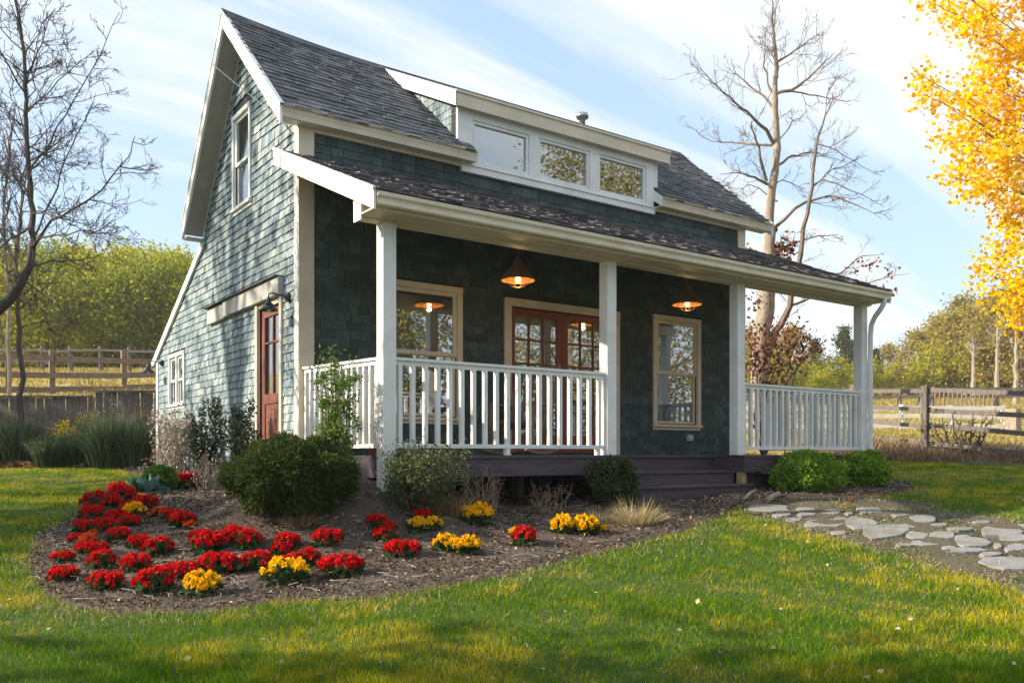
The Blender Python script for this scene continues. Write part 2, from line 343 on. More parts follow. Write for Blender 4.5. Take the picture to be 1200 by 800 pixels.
# ------------------------------------------------------------------ ground
def ground():
    ds = np.concatenate([np.arange(-80, -4, 4.), np.arange(-4, 26, .3), np.arange(26, 60, 1.5), np.arange(60, 321, 10.)])
    rs = np.concatenate([-np.geomspace(14, 260, 22)[::-1], np.arange(-13.8, 13.9, .4), np.geomspace(14, 260, 22)])
    D, R = np.meshgrid(ds, rs, indexing='ij'); X = CX+CC*D+SS*R; Y = CY+SS*D-CC*R; Z = terr(X, Y)
    v = np.stack([X, Y, Z], -1).reshape(-1, 3); nr = len(rs)
    i, j = np.meshgrid(np.arange(len(ds)-1), np.arange(nr-1), indexing='ij'); a = (i*nr+j).ravel()
    f = np.stack([a, a+1, a+nr+1, a+nr], 1)[:, ::-1]
    m, nt, b = newmat('lawn_soil')
    n1 = noise(nt, .8, 6); n2 = noise(nt, 25, 5)
    green = mix(nt, n2, (.022,.05,.004), (.055,.085,.010))
    gold = mix(nt, n2, (.30,.23,.07), (.52,.40,.14))
    pos = nt.nodes.new('ShaderNodeNewGeometry').outputs['Position']
    vm = nt.nodes.new('ShaderNodeVectorMath'); vm.operation = 'DOT_PRODUCT'; nt.links.new(pos, vm.inputs[0]); vm.inputs[1].default_value = (CC, SS, 0)
    mr = nt.nodes.new('ShaderNodeMapRange'); off = CC*CX+SS*CY; mr.inputs[1].default_value = 17.2+off; mr.inputs[2].default_value = 19+off
    nt.links.new(vm.outputs['Value'], mr.inputs[0])
    nt.links.new(mix(nt, mr.outputs[0], green, gold), b.inputs['Base Color']); b.inputs['Roughness'].default_value = 1
    bump(nt, b, n2, .6, .03)
    tag(put('ground', v, f, m, smooth=True), kind='structure')
ground()
def sheet(name, poly, lift, mat, step=.16):
    xs = [p[0] for p in poly]; ys = [p[1] for p in poly]
    gx = np.arange(min(xs)-step, max(xs)+step, step); gy = np.arange(min(ys)-step, max(ys)+step, step)
    X, Y = np.meshgrid(gx, gy, indexing='ij'); ins = inpoly((X+step/2).ravel(), (Y+step/2).ravel(), poly).reshape(X.shape)
    # snap border vertices towards the outline so that the edge is not a staircase
    V = np.stack([X, Y], -1); P = np.array(poly); A = P; B = np.roll(P, -1, 0)
    cell = ins[:-1, :-1]; use = np.zeros(X.shape, int)
    for di in (0, 1):
        for dj in (0, 1): use[di:X.shape[0]-1+di, dj:X.shape[1]-1+dj] += cell
    bd = (use > 0) & (use < 4)
    for i, j in zip(*np.where(bd)):
        p = V[i, j]; ab = B-A; t = np.clip(((p-A)*ab).sum(1)/((ab**2).sum(1)+1e-9), 0, 1); q = A+ab*t[:, None]; k = np.argmin(((q-p)**2).sum(1))
        if np.linalg.norm(q[k]-p) < step*1.2: V[i, j] = q[k]
    Z = terr(V[..., 0], V[..., 1])+np.where(bd, .003, lift)+.02*np.sin(V[..., 0]*5)*np.sin(V[..., 1]*6)*(~bd)*(lift > .01)
    v = np.concatenate([V, Z[..., None]], -1).reshape(-1, 3); ny = len(gy)
    i, j = np.where(cell); a = i*ny+j; f = np.stack([a, a+ny, a+ny+1, a+1], 1)
    return tag(put(name, v, f, mat, smooth=True), kind='structure')
m, nt_, b = newmat('mulch'); n1 = noise(nt_, 30, 6); n0 = noise(nt_, 1.2, 4)
nt_.links.new(mix(nt_, n0, mix(nt_, n1, (.028,.020,.016), (.10,.070,.052)), mix(nt_, n1, (.06,.045,.035), (.20,.15,.115))), b.inputs['Base Color']); b.inputs['Roughness'].default_value = 1; bump(nt_, b, n1, 1, .05); M['mulch'] = m
m, nt_, b = newmat('path_soil'); n1 = noise(nt_, 22, 6); n0 = noise(nt_, 2, 4)
nt_.links.new(mix(nt_, n0, mix(nt_, n1, (.045,.036,.025), (.12,.095,.065)), mix(nt_, n1, (.06,.06,.022), (.17,.14,.08))), b.inputs['Base Color']); b.inputs['Roughness'].default_value = 1; bump(nt_, b, n1, 1, .04); M['pathsoil'] = m
sheet('flower_bed_soil', bedS, .03, M['mulch'])
sheet('path_soil', pathS, .012, M['pathsoil'])
lb = [tuple(W(d, r)[:2]) for d, r in [(15.2,-12),(15.4,-9.5),(15.3,-7.2),(15.9,-6.2),(18.1,-6.4),(18.1,-13)]]
sheet('planting_bed_soil', lb, .03, M['mulch'])
rb = [tuple(W(d, r)[:2]) for d, r in [(17.3,6.9),(17.0,8.5),(16.6,10.5),(16.3,13.5),(20.5,15),(21.2,9.0),(21.5,7.0)]]
sheet('brush_bank_soil', rb, .03, M['mulch'])
# grass: countless blades, in one object
def scatter(n, dmin, dmax, tmax=.68, p=2.0, tmin=None):
    u = rng.uniform(0, 1, n); d = (dmin**(1-p+1)*(1-u)+dmax**(1-p+1)*u)**(1/(2-p)) if p != 2 else dmin*(dmax/dmin)**u
    t = rng.uniform(-tmax if tmin is None else tmin, tmax, n); r = t*d
    x = CX+CC*d+SS*r; y = CY+SS*d-CC*r; return x, y, d, r
def on_lawn(x, y, jit=.03):
    x = x+rng.normal(size=len(x))*jit; y = y+rng.normal(size=len(x))*jit
    return ~(inpoly(x, y, bedS)|inpoly(x, y, pathS)|((x > -.1)&(x < 8)&(y > -.3)&(y < 8.7)))
x, y, d, r = scatter(430000, 3.3, 18.5, .72, 1.75)
k = on_lawn(x, y) & ~((d > 15.3)&(r < -3))&~((d > 17.2)); x, y, d = x[k], y[k], d[k]
P = np.stack([x, y, terr(x, y)-.004], 1)
patch = np.sin(x*1.7+np.sin(y*2.1))*np.cos(y*1.3+np.sin(x*.9)*2)+.5*np.sin(x*5.1+y*3.7)
h = (.030+.016*np.clip(patch, -1, 1)+rng.uniform(0, .028, len(x)))*np.interp(d, [3, 8, 18], [1.0, 1, .9]); wd = .0026*np.interp(d, [3, 6, 18], [1.0, 1.5, 3.6])
v, f = blades(P, h, wd*rng.uniform(.7, 1.4, len(x)), .55)
m, nt_, b = newmat('grass_blades'); isl = island(nt_); big = noise(nt_, .55, 4); mid = noise(nt_, 3.5, 4)
gcol = ramp(nt_, [(0,(.042,.135,.001)),(.5,(.095,.225,.002)),(.82,(.17,.28,.004)),(.95,(.30,.32,.012)),(1,(.52,.44,.10))], isl)
dry = ramp(nt_, [(0,(.28,.27,.002)),(.5,(.60,.49,.006)),(1,(.82,.62,.08))], isl)  # dry grass tone, with the yellow of sunlit streaks put into the colour
msk = ramp(nt_, [(.46,(0,0,0)),(.60,(.9,.9,.9))], mix(nt_, .55, big, mid))
cc = mix(nt_, msk, gcol, dry); nt_.links.new(cc, b.inputs['Base Color']); b.inputs['Roughness'].default_value = .9; b.inputs['Specular IOR Level'].default_value = .05  # dry: yellow patches, part dry grass, part sunlit streaks put into the colour
t = nt_.nodes.new('ShaderNodeBsdfTranslucent'); nt_.links.new(cc, t.inputs[0]); ms = nt_.nodes.new('ShaderNodeMixShader'); ms.inputs[0].default_value = .4
nt_.links.new(b.outputs[0], ms.inputs[1]); nt_.links.new(t.outputs[0], ms.inputs[2]); nt_.links.new(ms.outputs[0], nt_.nodes['Material Output'].inputs[0]); M['grass'] = m
tag(put('lawn_grass', v, f, m), 'short green lawn grass with yellowish patches round the flower bed', 'grass', kind='stuff')
# dry tan fringe where bed and lawn meet, and weeds in the path
x, y, d, r = scatter(90000, 5, 16, .70, 1.6); edge = np.zeros(len(x), bool)
Pb = np.array(bedS+pathS)
for i0 in range(0, len(x), 4000):
    q = np.stack([x[i0:i0+4000], y[i0:i0+4000]], 1); dist = np.sqrt(((q[:, None]-Pb[None])**2).sum(2)).min(1); edge[i0:i0+4000] = dist < np.abs(rng.normal(size=len(q)))*.30
k = edge & ~((x > -.1)&(x < 8)&(y > -.3)&(y < 8.7)) & (DR(x, y)[0] < 12); x, y, d = x[k], y[k], d[k]
v, f = blades(np.stack([x, y, terr(x, y)+.01], 1), rng.uniform(.02, .06, len(x)), .003*np.interp(d, [3,6,18],[1,1.4,3]), 1.3)
tag(put('dry_fringe_grass', v, f, M['straw']), 'dry tan grass fringe along the edge of the flower bed and path', 'grass', kind='stuff')
def chips(n, poly, dm, tmin, tmax, name, mat, label, size, p=1.6, lift=.035, cat='mulch'):
    x, y, d, r = scatter(n, dm[0], dm[1], tmax, p, tmin); k = inpoly(x, y, poly); x, y, d = x[k], y[k], d[k]
    P = np.stack([x, y, terr(x, y)+lift+rng.uniform(-.006, .012, len(x))], 1)
    D = rng.normal(size=P.shape); D[:, 2] *= .25; v, f = leaves(P, size*np.interp(d, [5, 16], [1, 1.8]), .3, unit(D)*3, .3)
    tag(put(name, v, f, mat), label, cat, kind='stuff')
chips(90000, bedS, (5, 16), -.62, .5, 'mulch_chips', M['chips'], 'dark bark mulch with pale chips and twigs covering the flower bed', .030)
chips(22000, pathS, (6, 13), .2, .72, 'path_litter', M['chips'], 'soil crumbs and small pale chips between the flagstones', .022, lift=.008, cat='litter')
chips(9000, lb, (15, 18), -.7, -.3, 'leaf_litter', M['litter'], 'fallen reddish leaves along the foot of the lavender row', .10, cat='litter')
k = rng.uniform(0, 1, 260); d = 3.6+9*k**1.6; r = rng.uniform(-.6, .72, 260)*d; x = CX+CC*d+SS*r; y = CY+SS*d-CC*r; P = np.stack([x, y, terr(x, y)+.035], 1)[on_lawn(x, y)]
D = rng.normal(size=P.shape); D[:, 2] *= .3; v, f = leaves(P[:130], .036, .75, unit(D)[:130]*3, .25); tag(put('fallen_leaves', v, f, M['straw']), 'few fallen tan leaves lying on the lawn', 'leaves', kind='stuff')
x, y, d, r = scatter(30000, 6, 13, .72, 1.6, .2); k = inpoly(x, y, pathS)&(np.sin(x*2.9)*np.sin(y*3.3+1) > .0); x, y, d = x[k], y[k], d[k]
v, f = blades(np.stack([x, y, terr(x, y)+.005], 1), rng.uniform(.01, .035, len(x)), .004, 1.0); tag(put('path_weeds', v, f, M['grass']), 'thin low weeds between the flagstones', 'weeds', kind='stuff')
# ================================================================== THE COTTAGE
D_ = 2.05; XR = 7.63; YB = 5.72; YS = 8.56; DK = -.012
house = thing('cottage', (0, 0, -.5), 'grey green shingled cottage with a white railed front porch and a long dormer', 'house')
RID = (3.9, 5.57); EA = (1.844, 3.83); EB = (5.80, 3.37)
def bumpz(x, y, z):
    k = max(0, (2-x)/2.3)**2 if x < 2 else 0
    return (x, y, z+.13*k*max(0, 1-abs(y-3.9)/2.05))
def roof_z(y): return EA[1]+(RID[1]-EA[1])*(y-EA[0])/(RID[0]-EA[0]) if y <= RID[0] else RID[1]+(EB[1]-RID[1])*(y-RID[0])/(EB[0]-RID[0])
def shed_z(y): return 3.14-.50*(y-5.72)
def top_z(y): return roof_z(y)-.03 if y <= YB else shed_z(y)-.03
# --- shingled walls
def shingle_rows(rows, expo, place, wmin, wmax, thick):
    V = []; F = []
    for z, ivs in rows:
        for a, b in ivs:
            u = a-rng.uniform(0, wmax)
            while u < b:
                wd = rng.uniform(wmin, wmax); u0, u1 = max(a, u+.002), min(b, u+wd-.002); u += wd
                if u1-u0 < .012: continue
                j = rng.uniform(-.004, .004); t = thick*rng.uniform(.8, 1.15); n = len(V)
                V += [place(u0, t, z+j), place(u1, t, z+j), place(u1, .004, z+expo*1.25), place(u0, .004, z+expo*1.25), place(u0, 0, z+j), place(u1, 0, z+j)]
                F += [(n, n+1, n+2, n+3), (n+4, n+5, n+1, n), (n+4, n, n+3), (n+1, n+5, n+2)]
    return V, F
def cut(iv, holes, z0, z1):
    out = [iv]
    for (a, b, c, d) in holes:
        if z1 > c+.01 and z0 < d-.01:
            nx = []
            for (s, e) in out:
                if b <= s or a >= e: nx.append((s, e))
                else:
                    if a > s: nx.append((s, a))
                    if b < e: nx.append((b, e))
            out = nx
    return [q for q in out if q[1]-q[0] > .01]
W1 = (.97, 2.155, .425, 2.115); W2 = (5.55, 6.59, .42, 2.11); DC = (2.81, 4.86, -.02, 2.072); DW = (2.08, 5.56, 3.60, 4.45)
holesF = [W1, W2, DC]; EX = .1
rows = []; z = -.55
while z < 3.70: rows.append((z, cut((.16, XR-.14), holesF, z, z+EX) if z < 3.55 else cut((.16, XR-.14), holesF+[(2.16,5.53,3.6,4)], z, z+EX))); z += EX
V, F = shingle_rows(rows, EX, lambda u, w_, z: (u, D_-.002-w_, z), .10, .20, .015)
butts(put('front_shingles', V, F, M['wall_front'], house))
SD = (2.53, 3.43, -.1, 1.87); LW = (6.74, 7.70, .78, 1.64); UW = (3.63, 4.36, 3.24, 4.52); HD = (2.53, 5.40, 1.875, 2.085)
holesL = [SD, LW, UW, HD]; rows = []; z = -.62
while z < 5.5:
    if z < 3.14-.05: hi = YS-.10 if shed_z(YS) > z+.06 else 5.72+(3.14-(z+.06))/.50
    else: hi = min(YB, RID[0]+(RID[1]-z-.12)/((RID[1]-EB[1])/(EB[0]-RID[0])))
    lo = max(D_+.005, EA[0]+(z+.12-EA[1])/((RID[1]-EA[1])/(RID[0]-EA[0])))
    if hi-lo > .03: rows.append((z, cut((lo, hi), holesL, z, z+EX)))
    z += EX
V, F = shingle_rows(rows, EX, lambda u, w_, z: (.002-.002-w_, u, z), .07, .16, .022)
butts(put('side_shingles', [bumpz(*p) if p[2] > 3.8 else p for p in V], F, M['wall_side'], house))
# sheathing with real openings
def sheath(name, u0, u1, brk, ztop, zb, holes, P):
    mb = MB(); us = sorted(set([u0, u1]+[q for h in holes for q in h[:2]]+brk)); us = [q for q in us if u0 <= q <= u1]
    for a, b in zip(us, us[1:]):
        m_ = (a+b)/2; cur = [(zb, None)]
        hs = sorted([(h[2], h[3]) for h in holes if h[0] <= m_ <= h[1]]); lo = zb; segs = []
        for c, d in hs: segs.append((lo, c)); lo = d
        segs.append((lo, None))
        for c, d in segs:
            za, zc = (ztop(a+1e-6), ztop(b-1e-6)) if d is None else (d, d)
            if c >= za and c >= zc: continue
            mb.add([P(a,0,c),P(b,0,c),P(b,0,zc),P(a,0,za),P(a,-.12,c),P(b,-.12,c),P(b,-.12,zc),P(a,-.12,za)], [(0,1,2,3),(5,4,7,6),(0,4,5,1),(1,5,6,2),(2,6,7,3),(3,7,4,0)])
    mb.put(name, M['backing'], house)
PF = lambda u, w_, z: (u, D_-w_, z)
PL = lambda u, w_, z: (-w_, u, z)
ins = .05
sh = lambda h, i=ins: (h[0]+i, h[1]-i, h[2]+i, h[3]-i)
dwh = [(2.30, 3.21, 3.75, 4.29), (3.37, 4.28, 3.75, 4.29), (4.445, 5.385, 3.75, 4.29)]
sheath('front_wall', 0.0, XR, [2.08, 5.60], lambda u: 4.50 if 2.08 < u < 5.6 else 3.72, -.75, [sh(W1), sh(W2), sh(DC)]+dwh, PF)
sheath('side_wall', D_+.125, YS-.02, [RID[0], YB, 3.0, 3.5, 4.3, 4.9], lambda u: bumpz(0, u, top_z(u))[2]-.06, -.8, [sh(SD), sh(LW), sh(UW)], PL)
mb = MB(); mb.prism([(D_,-.8),(D_,3.7),(RID[0],5.5),(YB,3.4),(YB,3.1),(YS-.02,1.66),(YS-.02,-.8)], 'x', XR-.12, XR); mb.box(0, XR, YS-.14, YS-.02, -.8, 1.6)
mb.box(.12, XR-.12, 2.9, 2.93, -.02, 4.4)     # room partition behind the windows
mb.box(.12, XR-.12, D_, YB, 2.85, 2.9); mb.box(.12, XR-.12, D_, YS-.14, -.06, -.02)
mb.put('inner_wall', M['room'], house)
# corner boards
mb = MB(); mb.box(-.032, 0, D_-.004, D_+.10, -.62, 3.73); mb.put('corner_board_side', M['white'], house, bevel=.003)
mb = MB(); mb.box(-.030, .159, D_-.036, D_-.006, -.6, 3.70); mb.put('corner_board_front', M['cream'], house, bevel=.003)
mb = MB(); mb.box(XR-.145, XR+.03, D_-.036, D_-.002, -.6, 3.70); mb.put('corner_board_front', M['cream'], house, bevel=.003)
mb = MB(); mb.box(-.03, 0, YS-.10, YS+.01, -.5, 1.70); mb.put('corner_board_side', M['white'], house, bevel=.003)
mb = MB(); mb.box(-.028, .02, YB-.03, YB+.03, 3.1, 3.5); mb.put('corner_board_side', M['white'], house, bevel=.003)
# --- roofs
def roof_shingles(rows, o, vdir, nrm, ex):
    V = []; F = []
    for i, ivs in rows:
        for a, b in ivs:
            u = a-rng.uniform(0, .3)
            while u < b:
                wd = rng.uniform(.06, .22); u0, u1 = max(a, u), min(b, u+wd); u += wd
                if u1-u0 < .01: continue
                t = rng.choice([.012, .017, .023]); v0 = i*ex-rng.uniform(0, .012); v1 = (i+1.15)*ex; n = len(V)
                def P(u_, v_, h_): return (u_, o[0]+vdir[0]*v_+nrm[0]*h_, o[1]+vdir[1]*v_+nrm[1]*h_)
                V += [P(u0, v0, t), P(u1, v0, t), P(u1, v1, .003), P(u0, v1, .003), P(u0, v0, 0), P(u1, v0, 0)]
                F += [(n, n+1, n+2, n+3), (n+4, n+5, n+1, n), (n+4, n, n+3), (n+1, n+5, n+2)]
    return V, F
def slope(a, b):
    v = np.array(b)-np.array(a); L = np.linalg.norm(v); v = v/L; n = np.array([-v[1], v[0]]); n = n if n[1] > 0 else -n; return v, n, L
XL_, XRR = -.30, 8.13
v_, n_, L_ = slope(EA, RID); nrow = int(L_/.125); rows = []
for i in range(nrow+1):
    yy = EA[0]+v_[0]*i*.125
    rows.append((i, [(XL_-.015, 2.26), (5.57, XRR+.015)] if yy < D_-.02 else [(XL_-.015, 2.085), (5.655, XRR+.015)]))
V, F = roof_shingles(rows, (EA[0]-.025, EA[1]-.02), v_, n_, .125); V = [(p[0], min(p[1], RID[0]+.01), p[2]) for p in V]
put('roof', [bumpz(*p) for p in V], F, M['roof'], house)
# roof deck under the shingles, with soffits
def slab(x0, x1, a, b, t, n=8):
    mb = MB(); xs = np.linspace(x0, x1, n+1)
    for p, q in zip(xs, xs[1:]): mb.prism([a, b, (b[0], b[1]-t), (a[0], a[1]-t)], 'x', p, q)
    return mb
dz = -.012
s1 = slab(XL_, 2.08, (D_-.0, roof_z(D_)+dz), (RID[0], RID[1]+dz), .05, 10)
for q in (slab(2.08, 5.66, (3.2, roof_z(3.2)+dz), (RID[0], RID[1]+dz), .05, 2), slab(5.66, XRR, (D_, roof_z(D_)+dz), (RID[0], RID[1]+dz), .05, 3),
          slab(XL_, 2.255, (EA[0], EA[1]+dz-.01), (D_, roof_z(D_)+dz), .05, 6), slab(5.575, XRR, (EA[0], EA[1]+dz-.01), (D_, roof_z(D_)+dz), .05, 3),
          slab(XL_, XRR, (RID[0], RID[1]+dz), EB, .05, 16)): s1.add(q.v, q.f)
s1.put('roof_deck', M['soffit'], house, fn=bumpz)
v2, n2, L2 = slope(EB, RID); rows = [(i, [(XL_-.02, XRR+.02)]) for i in range(int(L2/.14)+1)]
V, F = roof_shingles(rows, (EB[0]+.01, EB[1]-.012), v2, n2, .14); V = [(p[0], max(p[1], RID[0]), p[2]) for p in V]; put('rear_roof', [bumpz(*p) for p in V], F, M['roof'], house)
mb = MB()                                               # ridge caps
xx = XL_-.02
while xx < XRR:
    b_ = min(xx+.16, XRR+.02); mb.prism([(RID[0]-.13, RID[1]-.085), (RID[0], RID[1]+.022), (RID[0]+.13, RID[1]-.115), (RID[0], RID[1]+.008)], 'x', xx, b_-.006); xx += .15
mb.put('ridge_cap', M['roof'], house, fn=bumpz)
def rake(x0, x1, pa, pb, depth, seg=8):
    mb = MB()
    ys = np.linspace(pa[0], pb[0], seg+1); zs = np.linspace(pa[1], pb[1], seg+1)
    for i in range(seg): mb.prism([(ys[i], zs[i]), (ys[i+1], zs[i+1]), (ys[i+1], zs[i+1]-depth), (ys[i], zs[i]-depth)], 'x', x0, x1)
    return mb
for x0, x1 in ((XL_-.012, XL_+.018), (XRR-.018, XRR+.012)):
    mb = rake(x0, x1, (EA[0]-.01, EA[1]-.005), (RID[0], RID[1]+.005), .215); mb.put('rake_board', M['white'], house, fn=bumpz)
    mb = rake(x0, x1, (RID[0], RID[1]+.005), (EB[0], EB[1]), .235); mb.put('rake_board', M['white'], house, fn=bumpz)
    mb = rake(x0-.01, x1+.01, (EA[0]-.02, EA[1]+.006), (RID[0], RID[1]+.016), .045); q = rake(x0-.01, x1+.01, (RID[0], RID[1]+.016), (EB[0]+.01, EB[1]+.008), .045); mb.add(q.v, q.f)
    mb.put('drip_edge', M['white'], house, fn=bumpz)
# raking soffits
for (xa, xb) in ((XL_+.018, -.02), (XR+.0, XRR-.018)):
    mb = rake(xa, xb, (EA[0]+.02, EA[1]-.13), (RID[0], RID[1]-.15), .012); q = rake(xa, xb, (RID[0], RID[1]-.15), (EB[0]-.01, EB[1]-.15), .012); mb.add(q.v, q.f)
    mb.put('rake_soffit', M['soffit'], house, fn=bumpz)
mb = MB(); mb.box(XL_+.018, 0, YB-.05, EB[0], EB[1]-.235, EB[1]-.20); mb.put('soffit_return', M['soffit'], house)
mb = rake(-.03, -.002, (D_+.0, roof_z(D_)-.145), (RID[0], RID[1]-.16), .05); q = rake(-.03, -.002, (RID[0], RID[1]-.16), (YB, roof_z(YB)-.16), .05); mb.add(q.v, q.f); mb.put('frieze_board', M['cream'], house, fn=bumpz)
for a, b_ in ((XL_+.018, 2.262), (5.57, XRR-.018)):
    mb = MB(); mb.prism([(EA[0]-.012, EA[1]-.006), (EA[0]+.02, EA[1]-.006), (EA[0]+.045, EA[1]-.13), (EA[0]+.013, EA[1]-.13)], 'x', a, b_); mb.put('eave_fascia', M['cream'], house)
    mb = MB(); mb.box(a, b_, EA[0]-.035, EA[0]-.013, EA[1]-.022, EA[1]-.003); mb.put('drip_edge', M['cream'], house)
    mb = MB(); mb.box(a, b_, EA[0]+.045, D_-.0, EA[1]-.128, EA[1]-.112); mb.put('eave_soffit', M['cream'], house)
    mb = MB(); mb.box(max(a, .16), min(b_, XR-.145), D_-.05, D_-.017, EA[1]-.17, EA[1]-.129); mb.put('frieze_board', M['cream'], house)
# white end boards of the cut eave beside the dormer
mb = MB(); mb.prism([(EA[0]-.012, EA[1]-.006), (D_, roof_z(D_)-.012), (D_, roof_z(D_)-.17), (EA[0]+.015, EA[1]-.13)], 'x', 5.545, 5.57); mb.put('eave_end_board', M['white'], house)
mb = MB(); mb.prism([(EA[0]-.012, EA[1]-.006), (D_, roof_z(D_)-.012), (D_, roof_z(D_)-.17), (EA[0]+.015, EA[1]-.13)], 'x', 2.262, 2.28); mb.put('eave_end_board', M['white'], house)
# shed roof at the back
mb = slab(-.05, XR+.2, (YB, 3.14), (YS+.13, shed_z(YS+.13)), .05, 2); mb.put('shed_roof', M['roof'], house)
mb = rake(-.058, -.024, (YB-.02, 3.16), (YS+.13, shed_z(YS+.13)+.01), .13); mb.put('rake_board', M['white'], house)
mb = MB(); mb.box(-.06, XR+.2, YS+.125, YS+.20, shed_z(YS+.13)-.10, shed_z(YS+.13)); mb.put('rear_gutter', M['white'], house)
# --- dormer
dorm = MB(); DY = 1.93; DZ = 4.575; dsl = .503
dz_ = lambda y: DZ+dsl*(y-DY)
q = slab(2.0, 5.76, (DY, DZ-.02), (3.86, dz_(3.86)-.02), .16, 2); dorm.add(q.v, q.f)
dorm = dorm.put('dormer', M['white'], house)
v3, n3, L3 = slope((DY, DZ), (3.86, dz_(3.86))); rows = [(i, [(1.98, 5.78)]) for i in range(int(L3/.125)+1)]
V, F = roof_shingles(rows, (DY-.03, DZ-.028), v3, n3, .125); put('dormer_roof', V, F, M['roof'], dorm)
mb = MB(); mb.box(1.99, 5.77, DY-.03, DY, DZ-.20, DZ-.012); mb.put('dormer_fascia', M['cream'], dorm, bevel=.003)
mb = MB(); mb.box(1.975, 5.785, DY-.05, DY-.031, DZ-.035, DZ-.008); mb.put('drip_edge', M['cream'], dorm)
for xa in (1.975, 5.76):
    mb = rake(xa, xa+.025, (DY-.03, DZ-.01), (3.87, dz_(3.87)+.0), .20, 4); mb.put('dormer_rake', M['white'], dorm)
rows = []; z = 3.85
while z < 4.95:
    lo = D_+.02; lo2 = max(lo, DY+(z+.06-(DZ-.2))/dsl if z+.06 > DZ-.2+dsl*(lo-DY) else lo); hi = min(3.4, EA[0]+(z+.02-EA[1]+.1)/.845+.1)
    if hi-lo2 > .02: rows.append((z, [(lo2, hi)]))
    z += EX
V, F = shingle_rows(rows, EX, lambda u, w_, z: (2.095-w_, u, z), .07, .14, .015); put('dormer_cheek', V, F, M['wall_side'], dorm)
for xa in (2.10, 5.60):
    mb = MB(); mb.prism([(D_, 3.8), (D_, 4.45), (3.45, 5.12), (3.45, 5.0)], 'x', xa, xa+.04); mb.put('cheek_sheathing', M['backing'], dorm)
mb = MB()      # white trim around the three windows
mb.box(2.075, 2.30, D_-.045, D_-.001, 3.70, 4.44); mb.box(3.21, 3.37, D_-.045, D_-.001, 3.75, 4.29); mb.box(4.28, 4.445, D_-.045, D_-.001, 3.75, 4.29); mb.box(5.385, 5.545, D_-.045, D_-.001, 3.70, 4.44)
mb.box(2.30, 5.385, D_-.045, D_-.001, 4.29, 4.44); mb.box(2.30, 5.385, D_-.045, D_-.001, 3.70, 3.75)
mb.box(5.545, 5.64, D_-.03, D_-.001, 4.02, 4.44)
mb.put('dormer_trim', M['white'], dorm, bevel=.003)
mb = MB(); mb.box(2.13, 5.56, D_-.06, D_-.002, 3.60, 3.685); mb.box(2.10, 5.58, D_-.075, D_-.002, 3.686, 3.702); mb.put('dormer_sill', M['white'], dorm, bevel=.003)
for a, b_ in ((2.30, 3.21), (3.37, 4.28), (4.445, 5.385)):
    mb = MB(); t = .042
    mb.box(a+.003, a+t, D_-.03, D_+.02, 3.753, 4.287); mb.box(b_-t, b_-.003, D_-.03, D_+.02, 3.753, 4.287); mb.box(a+t, b_-t, D_-.03, D_+.02, 4.25, 4.287); mb.box(a+t, b_-t, D_-.03, D_+.02, 3.753, 3.79)
    fr = mb.put('dormer_window', M['white'], dorm, bevel=.003)
for a, b_ in ((2.30, 3.21), (3.37, 4.28), (4.445, 5.385)):
    mb = MB(); mb.box(a+.035, b_-.035, D_+.0, D_+.006, 3.78, 4.26); mb.put('dormer_pane', M['glass_dormer'], dorm)
    mb = MB(); mb.box(a+.03, b_-.03, D_+.05, D_+.055, 4.06, 4.27); mb.put('dormer_blind', M['blind'], dorm)
# roof vent cap
mb = MB(); vx, vy, vz = 4.9, 2.9, dz_(2.9)
mb.lathe([(.045, -.05), (.045, .12), (.09, .12), (.10, .15), (.085, .19), (.0, .21)], (vx, vy, vz)); mb.put('roof_vent', M['zinc'], house, smooth=True)
# --- porch
PE = (-.335, 2.362); PT = (D_-.0, 2.362+.43*(D_+.335)); pz = lambda y: PE[1]+.43*(y-PE[0])
PXL, PXR = -.25, 7.97
v4, n4, L4 = slope(PE, PT); rows = [(i, [(PXL-.015, PXR+.015)]) for i in range(int(L4/.12))]
V, F = roof_shingles(rows, (PE[0]-.02, PE[1]-.005), v4, n4, .12); put('porch_roof', V, F, M['roof_porch'], house)
q = slab(PXL-.01, 0, (D_-.12, pz(D_-.12)+.006), (2.16, pz(2.16)+.006), .03, 1); q.put('porch_roof_end', M['roof_porch'], house)
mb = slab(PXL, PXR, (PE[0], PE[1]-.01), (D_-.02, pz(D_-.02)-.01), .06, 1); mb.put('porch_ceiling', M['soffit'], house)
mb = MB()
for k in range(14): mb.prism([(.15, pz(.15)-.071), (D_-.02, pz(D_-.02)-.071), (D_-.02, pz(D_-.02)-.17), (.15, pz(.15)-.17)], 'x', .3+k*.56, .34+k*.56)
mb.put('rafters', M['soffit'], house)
for xa in (PXL-.02, PXR-.005):
    mb = rake(xa, xa+.025, (PE[0]-.005, PE[1]+.004), (2.163, pz(2.163)+.004), .19, 2); mb.put('porch_rake', M['white'], house, bevel=.003)
    mb = rake(xa-.012, xa+.03, (PE[0]-.01, PE[1]+.016), (2.165, pz(2.165)+.016), .035, 2); mb.put('drip_edge', M['white'], house)
mb = MB(); mb.prism([(-.25, 2.29), (.14, 2.33), (.14, 2.36), (-.25, 2.36)], 'x', PXL+.01, PXR-.01); mb.box(PXL+.01, PXR-.01, -.27, -.245, 2.20, 2.37); mb.put('porch_fascia', M['cream'], house)
mb = MB(); mb.box(PXL+.01, PXR-.01, -.246, 0, 2.20, 2.215); mb.put('porch_soffit', M['cream'], house)
prof = [(-.272,2.335),(-.272,2.235),(-.278,2.225),(-.335,2.222),(-.348,2.232),(-.35,2.252),(-.340,2.262),(-.345,2.285),(-.365,2.305),(-.368,2.335),(-.360,2.342),(-.356,2.333),(-.352,2.312),(-.285,2.30),(-.280,2.335)]
mb = MB(); mb.prism(prof, 'x', PXL+.012, PXR+.02); mb.put('gutter', M['cream'], house)
mb = MB(); mb.box(-.21, 8.0, 0, .14, 2.182, 2.335); mb.put('porch_beam', M['cream'], house, bevel=.004)
